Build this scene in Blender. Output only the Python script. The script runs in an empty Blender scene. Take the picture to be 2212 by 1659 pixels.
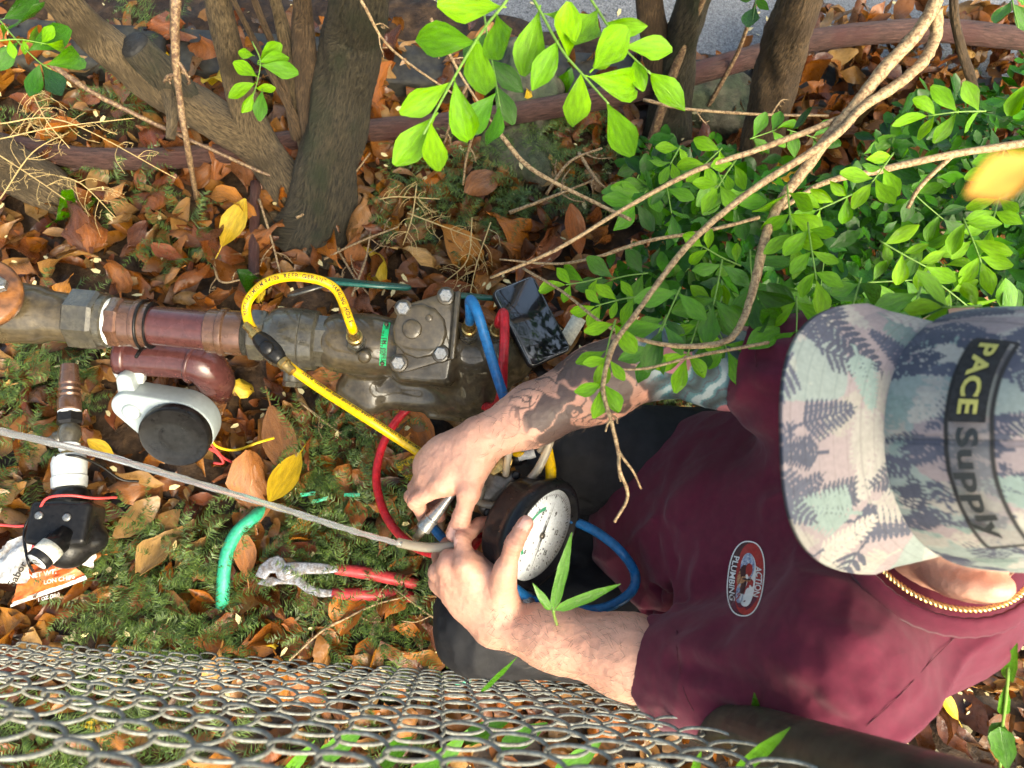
import bpy, bmesh, math, random
import numpy as np
from mathutils import Vector, Matrix
from mathutils.bvhtree import BVHTree

random.seed(11); RNG = np.random.default_rng(11)
R = math.radians
C = bpy.context.scene.collection
scn = bpy.context.scene

# ------------------------------------------------------------------ camera
FPX, PX = 731.0, 1024.0 / 2212.0           # focal length in pixels of a 1024 wide frame; reading-pixel scale
CAMH = 1.30
_nad = np.array([-0.0958, -0.3278, -1.0]); _z = -_nad / np.linalg.norm(_nad)
_x = np.array([1.0, 0, 0]); _x = _x - _x.dot(_z) * _z; _x /= np.linalg.norm(_x)
_y = np.cross(_z, _x)
W2C = np.array([_x, _y, _z])                # rows: world axes in camera space -> world = W2C @ cam
CAM = np.array([0, 0, CAMH])
cam_d = bpy.data.cameras.new('camera'); cam = bpy.data.objects.new('camera', cam_d); C.objects.link(cam)
cam_d.sensor_width = 36; cam_d.lens = 36 * FPX / 1024; cam_d.clip_start = 0.01; cam_d.clip_end = 200
cam.matrix_world = Matrix([list(W2C[0]) + [0], list(W2C[1]) + [0], list(W2C[2]) + [CAMH], [0, 0, 0, 1]])
cam_d.dof.use_dof = True; cam_d.dof.focus_distance = 0.95; cam_d.dof.aperture_fstop = 8.5
scn.camera = cam
CR, CU, CN = W2C @ np.array([1., 0, 0]), W2C @ np.array([0, 1., 0]), W2C @ np.array([0, 0, 1.])

# ------------------------------------------------------------------ light
SUN_AZ, SUN_EL = R(-58), R(40)              # direction the light comes from, measured from +X
world = bpy.data.worlds.new('World'); scn.world = world; world.use_nodes = True
wn = world.node_tree; wn.nodes.clear()
sky = wn.nodes.new('ShaderNodeTexSky'); sky.sky_type = 'NISHITA'; sky.sun_disc = False
sky.sun_elevation = SUN_EL; sky.sun_rotation = R(90) - SUN_AZ; sky.air_density = 1.0; sky.dust_density = 6.0; sky.ozone_density = 1.0
bg = wn.nodes.new('ShaderNodeBackground'); bg.inputs[1].default_value = 0.14
wo = wn.nodes.new('ShaderNodeOutputWorld')
wn.links.new(sky.outputs[0], bg.inputs[0]); wn.links.new(bg.outputs[0], wo.inputs[0])
sl = bpy.data.lights.new('sun', 'SUN'); sl.energy = .85; sl.angle = R(40); sl.color = (1, 0.95, 0.86)
so = bpy.data.objects.new('sun', sl); C.objects.link(so)
sd = Vector((math.cos(SUN_EL) * math.cos(SUN_AZ), math.cos(SUN_EL) * math.sin(SUN_AZ), math.sin(SUN_EL)))
so.rotation_euler = sd.to_track_quat('Z', 'Y').to_euler(); so.location = sd * 6
scn.view_settings.view_transform = 'Standard'; scn.view_settings.look = 'None'
scn.view_settings.exposure = 1.97; scn.view_settings.gamma = 1.0
scn.view_settings.use_white_balance = True; scn.view_settings.white_balance_temperature = 7000; scn.view_settings.white_balance_tint = 2
scn.cycles.max_bounces = 8; scn.cycles.transparent_max_bounces = 12
scn.cycles.use_denoising = True

# ------------------------------------------------------------------ geometry helpers
def ray(u, v):
    d = np.array([(u - 1106) * PX / FPX, -(v - 829.5) * PX / FPX, -1.0])
    return W2C @ d
def U(u, v, z=0.0):                          # the point seen at a reading pixel, at height z
    d = ray(u, v); t = (z - CAMH) / d[2]
    return CAM + d * t
def UD(u, v, d):                             # the point seen at a reading pixel, at a depth along the lens axis
    return CAM + ray(u, v) * d
def depth(p): return float(-(np.asarray(p) - CAM) @ CN)
def pxm(p): return PX * depth(p) / FPX       # metres per reading pixel at p
def nrm(v):
    v = np.asarray(v, float); n = np.linalg.norm(v)
    return v / n if n > 1e-12 else v
def mesh_of(name, V, Fc, mats=(), smooth=True, uv=None):
    me = bpy.data.meshes.new(name)
    V = np.asarray(V, float)
    if isinstance(Fc, np.ndarray) and Fc.ndim == 2:
        k = Fc.shape[1]
        me.vertices.add(len(V)); me.vertices.foreach_set('co', V.ravel())
        me.loops.add(Fc.size); me.loops.foreach_set('vertex_index', Fc.ravel().astype(np.int32))
        me.polygons.add(len(Fc)); me.polygons.foreach_set('loop_start', np.arange(0, Fc.size, k, dtype=np.int32))
        me.update(calc_edges=True)
    else:
        me.from_pydata([tuple(p) for p in V], [], [tuple(int(i) for i in f) for f in Fc])
    if smooth:
        me.polygons.foreach_set('use_smooth', np.ones(len(me.polygons), bool))
    for m in mats: me.materials.append(m)
    if uv is not None:
        l = me.uv_layers.new(name='UVMap'); li = np.zeros(len(me.loops), np.int32); me.loops.foreach_get('vertex_index', li)
        l.data.foreach_set('uv', np.asarray(uv, float)[li].ravel())
    me.validate(); me.update()
    return me
def link(name, me, parent=None, label=None, cat=None, group=None, kind=None):
    o = bpy.data.objects.new(name, me); C.objects.link(o)
    if parent is not None: o.parent = parent; o.matrix_parent_inverse = parent.matrix_world.inverted()
    tag(o, label, cat, group, kind)
    return o
def tag(o, label=None, cat=None, group=None, kind=None):
    for k, v in (('label', label), ('category', cat), ('group', group), ('kind', kind)):
        if v: o[k] = v
    return o
def thing(name, label, cat, loc=(0, 0, 0), group=None, kind=None):
    o = bpy.data.objects.new(name, None); C.objects.link(o); o.location = [float(a) for a in loc]; o.empty_display_size = .05
    bpy.context.view_layer.update()
    return tag(o, label, cat, group, kind)
def obj(name, VF, m, parent=None, label=None, cat=None, group=None, kind=None, smooth=True, uv=None, auto=None):
    me = mesh_of(name, VF[0], VF[1], (m,) if m else (), smooth, uv)
    o = link(name, me, parent, label, cat, group, kind)
    if auto: sharp(me, auto)
    return o
def sharp(me, deg):
    bm = bmesh.new(); bm.from_mesh(me); c = R(deg)
    for e in bm.edges:
        if len(e.link_faces) == 2 and e.calc_face_angle(0) > c: e.smooth = False
    bm.to_mesh(me); bm.free()
def join(*parts):
    V, Fc, n = [], [], 0
    for v, f in parts:
        V += [tuple(p) for p in v]; Fc += [tuple(i + n for i in q) for q in f]; n += len(v)
    return V, Fc
def spline(pts, n=8):
    P = np.asarray(pts, float)
    if len(P) < 3: return np.array([P[0] + (P[-1] - P[0]) * t for t in np.linspace(0, 1, n + 1)])
    Q = np.vstack([2 * P[0] - P[1], P, 2 * P[-1] - P[-2]]); out = []
    for i in range(1, len(Q) - 2):
        a, b, c, d = Q[i - 1], Q[i], Q[i + 1], Q[i + 2]
        for t in np.linspace(0, 1, n, endpoint=False):
            out.append(.5 * (2 * b + (c - a) * t + (2 * a - 5 * b + 4 * c - d) * t * t + (3 * b - a - 3 * c + d) * t ** 3))
    out.append(P[-1]); return np.array(out)
def frames(P, up=None):
    P = np.asarray(P, float); T = np.gradient(P, axis=0); T /= np.maximum(np.linalg.norm(T, axis=1, keepdims=True), 1e-9)
    a = np.array([0, 0, 1.]) if up is None else np.asarray(up, float)
    if abs(a @ T[0]) > .95: a = np.array([1., 0, 0])
    n = nrm(a - (a @ T[0]) * T[0]); N = [n]
    for i in range(1, len(P)):
        n = N[-1] - (N[-1] @ T[i]) * T[i]; N.append(nrm(n))
    N = np.array(N); return T, N, np.cross(T, N)
def tube(pts, r, n=10, caps=True, up=None, wob=0.0, lump=None):
    P = np.asarray(pts, float); T, N, B = frames(P, up)
    r = np.broadcast_to(np.asarray(r, float), (len(P),)) if np.ndim(r) < 1 else np.interp(np.linspace(0, 1, len(P)), np.linspace(0, 1, len(r)), r)
    A = np.linspace(0, 2 * math.pi, n, endpoint=False)
    rr = r[:, None] * np.ones(n)[None]
    if wob: rr = rr * (1 + RNG.normal(0, wob, rr.shape))
    if lump is not None: rr = rr * lump(np.linspace(0, 1, len(P))[:, None], A[None])
    V = P[:, None] + rr[..., None] * (np.cos(A)[None, :, None] * N[:, None] + np.sin(A)[None, :, None] * B[:, None])
    V = V.reshape(-1, 3); Fc = []
    for i in range(len(P) - 1):
        for j in range(n):
            k = (j + 1) % n; Fc.append((i * n + j, i * n + k, (i + 1) * n + k, (i + 1) * n + j))
    if caps:
        V = np.vstack([V, P[:1], P[-1:]]); a, b = len(V) - 2, len(V) - 1; e = (len(P) - 1) * n
        for j in range(n):
            k = (j + 1) % n; Fc.append((a, k, j)); Fc.append((b, e + j, e + k))
    return V, Fc
def lathe(o, ax, prof, n=32, x=None, flat=None):
    """prof: (distance along ax, radius); flat: number of sides for hexagonal sections"""
    o = np.asarray(o, float); ax = nrm(ax); x = np.array([0, 0, 1.]) if x is None else np.asarray(x, float)
    if abs(x @ ax) > .95: x = np.array([1., 0, 0])
    x = nrm(x - (x @ ax) * ax); y = np.cross(ax, x); n = flat or n
    A = np.linspace(0, 2 * math.pi, n, endpoint=False) + (math.pi / n if flat else 0); V = []; Fc = []
    for d, r in prof:
        for a in A: V.append(o + ax * d + r * (math.cos(a) * x + math.sin(a) * y))
    m = len(prof)
    for i in range(m - 1):
        for j in range(n):
            k = (j + 1) % n; Fc.append((i * n + j, i * n + k, (i + 1) * n + k, (i + 1) * n + j))
    Fc.append(tuple(range(n))[::-1]); Fc.append(tuple((m - 1) * n + j for j in range(n)))
    return V, Fc
def hexnut(o, ax, d0, d1, r, sides=6, x=None):
    c = (d1 - d0) * .12
    return lathe(o, ax, [(d0, r * .93), (d0 + c, r), (d1 - c, r), (d1, r * .93)], flat=sides, x=x)
def box(c, ex, ey, ez, sx, sy, sz, bev=0.0, taper=1.0):
    """bevelled box: half sizes sx, sy, sz along unit axes"""
    bm = bmesh.new(); bmesh.ops.create_cube(bm, size=2)
    for v in bm.verts:
        k = taper if v.co.z > 0 else 1
        v.co.x *= sx * k; v.co.y *= sy * k; v.co.z *= sz
    if bev: bmesh.ops.bevel(bm, geom=list(bm.edges), offset=bev, segments=3, profile=.5, affect='EDGES', clamp_overlap=True)
    bm.verts.index_update()
    V = [np.asarray(c) + np.asarray(ex) * v.co.x + np.asarray(ey) * v.co.y + np.asarray(ez) * v.co.z for v in bm.verts]
    Fc = [tuple(v.index for v in f.verts) for f in bm.faces]; bm.free(); return V, Fc
def slab(outline, c, ex, ey, ez, th, bev=0.0, seg=2):
    """outline (2D, counter-clockwise) extruded by th along ez, both rims bevelled"""
    bm = bmesh.new(); vs = [bm.verts.new((x, y, 0)) for x, y in outline]; f = bm.faces.new(vs)
    g = bmesh.ops.extrude_face_region(bm, geom=[f]); up = [v for v in g['geom'] if isinstance(v, bmesh.types.BMVert)]
    bmesh.ops.translate(bm, verts=up, vec=(0, 0, th)); bmesh.ops.recalc_face_normals(bm, faces=bm.faces)
    if bev:
        ed = [e for e in bm.edges if abs(e.verts[0].co.z - e.verts[1].co.z) < 1e-6]
        bmesh.ops.bevel(bm, geom=ed, offset=bev, segments=seg, profile=.5, affect='EDGES', clamp_overlap=True)
    bm.verts.index_update(); c = np.asarray(c, float)
    V = [c + np.asarray(ex) * v.co.x + np.asarray(ey) * v.co.y + np.asarray(ez) * v.co.z for v in bm.verts]
    Fc = [tuple(v.index for v in q.verts) for q in bm.faces]; bm.free(); return V, Fc
def ellipse(a, b, n=40, p=2.0):
    t = np.linspace(0, 2 * math.pi, n, endpoint=False); c, s = np.cos(t), np.sin(t)
    return [(a * np.sign(x) * abs(x) ** (2 / p), b * np.sign(y) * abs(y) ** (2 / p)) for x, y in zip(c, s)]
def text_shape(s, size=1.0, bold=0.0, space=1.0, res=3):
    cu = bpy.data.curves.new('t', 'FONT'); cu.body = s; cu.size = size; cu.offset = bold; cu.align_x = 'CENTER'; cu.align_y = 'CENTER'
    cu.space_character = space; cu.resolution_u = res
    o = bpy.data.objects.new('t', cu); C.objects.link(o); dg = bpy.context.evaluated_depsgraph_get(); dg.update()
    me = o.evaluated_get(dg).to_mesh(); V = [(v.co.x, v.co.y) for v in me.vertices]; Fc = [tuple(p.vertices) for p in me.polygons]
    bpy.data.objects.remove(o); bpy.data.curves.remove(cu); return np.array(V), Fc

# ------------------------------------------------------------------ materials
def mat(name, col, rough=.5, metal=0.0, var=.25, scale=40.0, bump=0.0, bscale=None, col2=None, wet=0.0, coat=0.0, sss=0.0, spec=.5, trans=0.0, attr=None, detail=4.0, rvar=.15, island=False, ramp=None, sheen=0.0):
    m = bpy.data.materials.new(name); m.use_nodes = True; t = m.node_tree; L = t.links.new; N = t.nodes
    b = N['Principled BSDF']; b.inputs['Metallic'].default_value = metal; b.inputs['Roughness'].default_value = rough
    b.inputs['Specular IOR Level'].default_value = spec
    tc = N.new('ShaderNodeTexCoord')
    nz = N.new('ShaderNodeTexNoise'); nz.inputs['Scale'].default_value = scale; nz.inputs['Detail'].default_value = detail; L(tc.outputs['Object'], nz.inputs['Vector'])
    if attr:
        a = N.new('ShaderNodeVertexColor'); a.layer_name = attr; base = a.outputs['Color']
    elif ramp:
        oi = N.new('ShaderNodeObjectInfo') if not island else N.new('ShaderNodeNewGeometry')
        cr = N.new('ShaderNodeValToRGB'); cr.color_ramp.interpolation = 'LINEAR'
        el = cr.color_ramp.elements
        while len(el) > 1: el.remove(el[-1])
        for i, c in enumerate(ramp):
            e = el[0] if i == 0 else el.new(i / (len(ramp) - 1))
            e.position = i / (len(ramp) - 1); e.color = (*c, 1)
        L(oi.outputs['Random' if not island else 'Random Per Island'], cr.inputs[0]); base = cr.outputs[0]
    else:
        rgb = N.new('ShaderNodeRGB'); rgb.outputs[0].default_value = (*col, 1); base = rgb.outputs[0]
    mx = N.new('ShaderNodeMix'); mx.data_type = 'RGBA'; mx.blend_type = 'MIX'
    if col2 is not None:
        rp = N.new('ShaderNodeMapRange'); rp.inputs[1].default_value = .42; rp.inputs[2].default_value = .62; L(nz.outputs[0], rp.inputs[0])
        L(rp.outputs[0], mx.inputs[0]); L(base, mx.inputs[6]); mx.inputs[7].default_value = (*col2, 1); base = mx.outputs[2]
    hv = N.new('ShaderNodeHueSaturation'); L(base, hv.inputs['Color'])
    nz2 = N.new('ShaderNodeTexNoise'); nz2.inputs['Scale'].default_value = scale * 2.7; nz2.inputs['Detail'].default_value = detail + 2; L(tc.outputs['Object'], nz2.inputs['Vector'])
    mr = N.new('ShaderNodeMapRange'); mr.inputs[1].default_value = .3; mr.inputs[2].default_value = .7; mr.inputs[3].default_value = 1 - var; mr.inputs[4].default_value = 1 + var
    L(nz2.outputs[0], mr.inputs[0]); L(mr.outputs[0], hv.inputs['Value'])
    L(hv.outputs[0], b.inputs['Base Color'])
    if rvar:
        m2 = N.new('ShaderNodeMapRange'); m2.inputs[1].default_value = .35; m2.inputs[2].default_value = .65
        m2.inputs[3].default_value = max(.03, rough - rvar); m2.inputs[4].default_value = min(1, rough + rvar); L(nz.outputs[0], m2.inputs[0]); L(m2.outputs[0], b.inputs['Roughness'])
    if bump:
        nb = N.new('ShaderNodeTexNoise'); nb.inputs['Scale'].default_value = bscale or scale * 3; nb.inputs['Detail'].default_value = 6; L(tc.outputs['Object'], nb.inputs['Vector'])
        bp = N.new('ShaderNodeBump'); bp.inputs['Strength'].default_value = bump; bp.inputs['Distance'].default_value = .004; L(nb.outputs[0], bp.inputs['Height']); L(bp.outputs[0], b.inputs['Normal'])
    if wet:
        b.inputs['Specular IOR Level'].default_value = spec * .45
        b.inputs['Coat Weight'].default_value = wet; b.inputs['Coat Roughness'].default_value = .045; b.inputs['Coat IOR'].default_value = 1.5
    if coat: b.inputs['Coat Weight'].default_value = coat; b.inputs['Coat Roughness'].default_value = .12
    if sss:
        b.inputs['Subsurface Weight'].default_value = sss; b.inputs['Subsurface Radius'].default_value = (1, .35, .2); b.inputs['Subsurface Scale'].default_value = .006
    if trans: b.inputs['Transmission Weight'].default_value = trans
    if sheen: b.inputs['Sheen Weight'].default_value = sheen; b.inputs['Sheen Roughness'].default_value = .5
    m['p'] = 1
    return m
def bark_mat(name, c1, c2, c3, s=1.0):
    m = bpy.data.materials.new(name); m.use_nodes = True; t = m.node_tree; L = t.links.new; N = t.nodes; b = N['Principled BSDF']
    b.inputs['Roughness'].default_value = .62
    tc = N.new('ShaderNodeTexCoord'); mp = N.new('ShaderNodeMapping'); mp.inputs['Scale'].default_value = (1, .16, 1); L(tc.outputs['UV'], mp.inputs[0])
    n1 = N.new('ShaderNodeTexNoise'); n1.inputs['Scale'].default_value = 46 * s; n1.inputs['Detail'].default_value = 8; n1.inputs['Roughness'].default_value = .7; L(mp.outputs[0], n1.inputs[0])
    n2 = N.new('ShaderNodeTexNoise'); n2.inputs['Scale'].default_value = 14; n2.inputs['Detail'].default_value = 5; L(tc.outputs['Object'], n2.inputs[0])
    cr = N.new('ShaderNodeValToRGB'); e = cr.color_ramp.elements; e[0].position = .36; e[0].color = (*c1, 1); e[1].position = .68; e[1].color = (*c2, 1)
    L(n1.outputs[0], cr.inputs[0])
    r2 = N.new('ShaderNodeMapRange'); r2.inputs[1].default_value = .5; r2.inputs[2].default_value = .66; L(n2.outputs[0], r2.inputs[0])
    mx = N.new('ShaderNodeMix'); mx.data_type = 'RGBA'; L(r2.outputs[0], mx.inputs[0]); L(cr.outputs[0], mx.inputs[6]); mx.inputs[7].default_value = (*c3, 1)
    L(mx.outputs[2], b.inputs['Base Color'])
    bp = N.new('ShaderNodeBump'); bp.inputs['Strength'].default_value = 1.0; bp.inputs['Distance'].default_value = .012; L(n1.outputs[0], bp.inputs['Height']); L(bp.outputs[0], b.inputs['Normal'])
    return m
def leaf_mat(name, ramp, rough=.3, island=False, trans=.25, vein=.25, spots=0.0, spotcol=(.05, .02, .01), spec=.5, wet=0.0):
    """leaf blade: colour drawn per leaf, midrib and side veins from the UV, back lit a little"""
    m = bpy.data.materials.new(name); m.use_nodes = True; t = m.node_tree; L = t.links.new; N = t.nodes; b = N['Principled BSDF']; out = N['Material Output']
    b.inputs['Specular IOR Level'].default_value = spec
    tc = N.new('ShaderNodeTexCoord'); sx = N.new('ShaderNodeSeparateXYZ'); L(tc.outputs['UV'], sx.inputs[0])
    src = N.new('ShaderNodeNewGeometry').outputs['Random Per Island'] if island else N.new('ShaderNodeObjectInfo').outputs['Random']
    cr = N.new('ShaderNodeValToRGB'); el = cr.color_ramp.elements
    while len(el) > 1: el.remove(el[-1])
    for i, c in enumerate(ramp):
        e = el[0] if i == 0 else el.new(i / max(1, len(ramp) - 1))
        e.position = i / max(1, len(ramp) - 1); e.color = (*c, 1)
    L(src, cr.inputs[0])
    # side veins: |x| + y * k wave
    ab = N.new('ShaderNodeMath'); ab.operation = 'ABSOLUTE'; L(sx.outputs[0], ab.inputs[0])
    ma = N.new('ShaderNodeMath'); ma.operation = 'MULTIPLY_ADD'; L(sx.outputs[1], ma.inputs[0]); ma.inputs[1].default_value = 1.6; L(ab.outputs[0], ma.inputs[2])
    sn = N.new('ShaderNodeMath'); sn.operation = 'SINE'; sc = N.new('ShaderNodeMath'); sc.operation = 'MULTIPLY'; L(ma.outputs[0], sc.inputs[0]); sc.inputs[1].default_value = 42; L(sc.outputs[0], sn.inputs[0])
    v1 = N.new('ShaderNodeMapRange'); v1.inputs[1].default_value = .86; v1.inputs[2].default_value = 1; L(sn.outputs[0], v1.inputs[0])
    mid = N.new('ShaderNodeMapRange'); mid.inputs[1].default_value = .05; mid.inputs[2].default_value = .0; L(ab.outputs[0], mid.inputs[0])
    mxv = N.new('ShaderNodeMath'); mxv.operation = 'MAXIMUM'; L(v1.outputs[0], mxv.inputs[0]); L(mid.outputs[0], mxv.inputs[1])
    vs = N.new('ShaderNodeMath'); vs.operation = 'MULTIPLY'; L(mxv.outputs[0], vs.inputs[0]); vs.inputs[1].default_value = vein
    hv = N.new('ShaderNodeHueSaturation'); L(cr.outputs[0], hv.inputs['Color']); hv.inputs['Saturation'].default_value = 1.03
    ad = N.new('ShaderNodeMath'); ad.operation = 'ADD'; ad.inputs[1].default_value = 1; L(vs.outputs[0], ad.inputs[0])
    nz = N.new('ShaderNodeTexNoise'); nz.inputs['Scale'].default_value = 3.5; nz.inputs['Detail'].default_value = 6; L(tc.outputs['Object'] if island else tc.outputs['UV'], nz.inputs[0])
    if island: nz.inputs['Scale'].default_value = 60
    nr = N.new('ShaderNodeMapRange'); nr.inputs[1].default_value = .3; nr.inputs[2].default_value = .7; nr.inputs[3].default_value = .68; nr.inputs[4].default_value = 1.28; L(nz.outputs[0], nr.inputs[0])
    ml = N.new('ShaderNodeMath'); ml.operation = 'MULTIPLY'; L(ad.outputs[0], ml.inputs[0]); L(nr.outputs[0], ml.inputs[1]); L(ml.outputs[0], hv.inputs['Value'])
    colout = hv.outputs[0]
    if spots:
        ns = N.new('ShaderNodeTexNoise'); ns.inputs['Scale'].default_value = 6; ns.inputs['Detail'].default_value = 3; L(tc.outputs['UV'], ns.inputs[0])
        rs = N.new('ShaderNodeMapRange'); rs.inputs[1].default_value = .6; rs.inputs[2].default_value = .72; rs.inputs[4].default_value = spots; L(ns.outputs[0], rs.inputs[0])
        mz = N.new('ShaderNodeMix'); mz.data_type = 'RGBA'; L(rs.outputs[0], mz.inputs[0]); L(colout, mz.inputs[6]); mz.inputs[7].default_value = (*spotcol, 1); colout = mz.outputs[2]
    L(colout, b.inputs['Base Color'])
    rr = N.new('ShaderNodeMapRange'); rr.inputs[1].default_value = .4; rr.inputs[2].default_value = .6; rr.inputs[3].default_value = max(.06, rough - .18); rr.inputs[4].default_value = rough + .2
    n3 = N.new('ShaderNodeTexNoise'); n3.inputs['Scale'].default_value = 90; L(tc.outputs['Object'], n3.inputs[0]); L(n3.outputs[0], rr.inputs[0]); L(rr.outputs[0], b.inputs['Roughness'])
    bp = N.new('ShaderNodeBump'); bp.inputs['Strength'].default_value = .35; bp.inputs['Distance'].default_value = .0012
    ab2 = N.new('ShaderNodeMath'); ab2.operation = 'SUBTRACT'; L(n3.outputs[0], ab2.inputs[0]); L(mxv.outputs[0], ab2.inputs[1]); L(ab2.outputs[0], bp.inputs['Height']); L(bp.outputs[0], b.inputs['Normal'])
    if wet:
        b.inputs['Coat Weight'].default_value = wet; b.inputs['Coat Roughness'].default_value = .05; b.inputs['Coat IOR'].default_value = 1.38
        nw = N.new('ShaderNodeTexNoise'); nw.inputs['Scale'].default_value = 130; nw.inputs['Detail'].default_value = 3; L(tc.outputs['Object'] if island else tc.outputs['UV'], nw.inputs[0])
        if not island: nw.inputs['Scale'].default_value = 5
        bw = N.new('ShaderNodeBump'); bw.inputs['Strength'].default_value = .5; bw.inputs['Distance'].default_value = .004 if island else .25; L(nw.outputs[0], bw.inputs['Height']); L(bw.outputs[0], b.inputs['Coat Normal'])
    if trans:
        tl = N.new('ShaderNodeBsdfTranslucent'); L(colout, tl.inputs[0]); ms = N.new('ShaderNodeMixShader'); ms.inputs[0].default_value = trans
        L(b.outputs[0], ms.inputs[1]); L(tl.outputs[0], ms.inputs[2]); L(ms.outputs[0], out.inputs[0])
    return m

# ------------------------------------------------------------------ soft solids (signed distance -> surface)
def s_cone(a, b, r1, r2, k=.01): return ('c', np.asarray(a, float), np.asarray(b, float), r1, r2, k)
def s_ell(c, ax, r, k=.01): return ('e', np.asarray(c, float), np.asarray(ax, float), np.asarray(r, float), None, k)
def s_box(c, ax, r, rd, k=.01): return ('b', np.asarray(c, float), np.asarray(ax, float), np.asarray(r, float), rd, k)
def s_dist(p, P):
    if p[0] == 'c':
        _, a, b, r1, r2, k = p; ba = b - a; L = ba @ ba + 1e-12
        h = np.clip((P - a) @ ba / L, 0, 1); return np.linalg.norm(P - a - h[:, None] * ba, axis=1) - (r1 + (r2 - r1) * h)
    if p[0] == 'e':
        _, c, ax, r, _, k = p; q = (P - c) @ ax.T; k0 = np.linalg.norm(q / r, axis=1); k1 = np.linalg.norm(q / (r * r), axis=1) + 1e-9
        return k0 * (k0 - 1) / k1
    _, c, ax, r, rd, k = p; q = np.abs((P - c) @ ax.T) - (r - rd); return np.linalg.norm(np.maximum(q, 0), axis=1) + np.minimum(q.max(1), 0) - rd
def s_bound(p):
    if p[0] == 'c': return (p[1] + p[2]) / 2, np.linalg.norm(p[2] - p[1]) / 2 + max(p[3], p[4])
    if p[0] == 'e': return p[1], float(max(p[3]))
    return p[1], float(np.linalg.norm(p[3]))
def s_field(prims, P, margin=.05):
    c = P.mean(0); rad = np.linalg.norm(P - c, axis=1).max(); d = None
    for p in prims:
        bc, br = s_bound(p)
        if d is not None and np.linalg.norm(bc - c) - br - rad > margin: continue
        e = s_dist(p, P)
        if d is None: d = e
        else:
            k = p[5]; h = np.maximum(k - np.abs(d - e), 0) / k; d = np.minimum(d, e) - h * h * k * .25
    return d
def surface(prims, h, field=None):
    cut = field is not None
    field = field or (lambda P: s_field(prims, P))
    lo = np.min([s_bound(p)[0] - s_bound(p)[1] for p in prims], 0) - 3 * h; hi = np.max([s_bound(p)[0] + s_bound(p)[1] for p in prims], 0) + 3 * h
    B = 8; nb = np.ceil((hi - lo) / (h * B)).astype(int) + 1; n = nb * B
    bi = np.stack(np.meshgrid(*[np.arange(k) for k in nb], indexing='ij'), -1).reshape(-1, 3)
    bc = lo + (bi * B + (B - 1) / 2) * h
    bd = np.concatenate([(field(q) if cut else s_field(prims, q, 9)) for q in np.array_split(bc, max(1, len(bc) // 20000))])
    vals = np.repeat(np.repeat(np.repeat(np.sign(bd).reshape(nb).astype(np.float32), B, 0), B, 1), B, 2)
    act = bi[np.abs(bd) < h * B * .95 + .012]
    loc = np.stack(np.meshgrid(*[np.arange(B)] * 3, indexing='ij'), -1).reshape(-1, 3)
    ch = 24
    order = np.lexsort((act[:, 2] // 3, act[:, 1] // 3, act[:, 0] // 3)); act = act[order]
    for i in range(0, len(act), ch):
        a = act[i:i + ch]; g = (a[:, None] * B + loc[None]).reshape(-1, 3); vals[g[:, 0], g[:, 1], g[:, 2]] = field(lo + g * h)
    ins = vals < 0; cnt = np.zeros(tuple(np.array(vals.shape) - 1), np.uint8); m = vals.shape
    cor = [(i, j, k) for i in (0, 1) for j in (0, 1) for k in (0, 1)]
    for i, j, k in cor: cnt += ins[i:m[0] - 1 + i, j:m[1] - 1 + j, k:m[2] - 1 + k]
    cells = np.argwhere((cnt > 0) & (cnt < 8)); sh = cnt.shape; del cnt
    cv = np.stack([vals[cells[:, 0] + i, cells[:, 1] + j, cells[:, 2] + k] for i, j, k in cor], 1)
    acc = np.zeros((len(cells), 3)); num = np.zeros(len(cells))
    for a in range(8):
        for b in range(a + 1, 8):
            if sum(x != y for x, y in zip(cor[a], cor[b])) != 1: continue
            va, vb = cv[:, a], cv[:, b]; s = (va < 0) != (vb < 0); t = np.where(s, va / np.where(s, va - vb, 1), 0)
            acc += s[:, None] * (np.array(cor[a]) + t[:, None] * (np.array(cor[b]) - np.array(cor[a]))); num += s
    V = lo + (cells + acc / num[:, None]) * h
    fid = np.ravel_multi_index(cells.T, sh); Q = []
    for ax in range(3):
        sl0 = [slice(None)] * 3; sl1 = [slice(None)] * 3; sl0[ax] = slice(0, -1); sl1[ax] = slice(1, None)
        A, Bq = ins[tuple(sl0)], ins[tuple(sl1)]; e = np.argwhere(A != Bq)
        u, w = [(1, 2), (2, 0), (0, 1)][ax]; ok = (e[:, u] > 0) & (e[:, w] > 0) & (e[:, u] < sh[u]) & (e[:, w] < sh[w]) & (e[:, ax] < sh[ax]); e = e[ok]
        flip = A[tuple(e.T)]; qs = []
        for du, dw in ((0, 0), (1, 0), (1, 1), (0, 1)):
            c = e.copy(); c[:, u] -= du; c[:, w] -= dw; qs.append(np.searchsorted(fid, np.ravel_multi_index(c.T, sh)))
        q = np.stack(qs, 1); q[flip] = q[flip][:, ::-1]; Q.append(q)
    return V, np.vstack(Q)[:, ::-1].astype(np.int32)
def relax(V, Fq, it=2, lam=.5):
    E = np.vstack([Fq[:, [0, 1]], Fq[:, [1, 2]], Fq[:, [2, 3]], Fq[:, [3, 0]]]); deg = np.bincount(E.ravel(), minlength=len(V)).astype(float)
    for _ in range(it):
        S = np.zeros_like(V)
        for k in range(3): S[:, k] = np.bincount(E[:, 0], V[E[:, 1], k], len(V)) + np.bincount(E[:, 1], V[E[:, 0], k], len(V))
        V = V + lam * (S / np.maximum(deg, 1)[:, None] - V)
    return V
def normals_of(V, Fq):
    n = np.cross(V[Fq[:, 2]] - V[Fq[:, 0]], V[Fq[:, 3]] - V[Fq[:, 1]]); N = np.zeros_like(V)
    for k in range(3):
        for j in range(4): N[:, k] += np.bincount(Fq[:, j], n[:, k], len(V))
    return N / np.maximum(np.linalg.norm(N, axis=1, keepdims=True), 1e-9)
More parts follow.
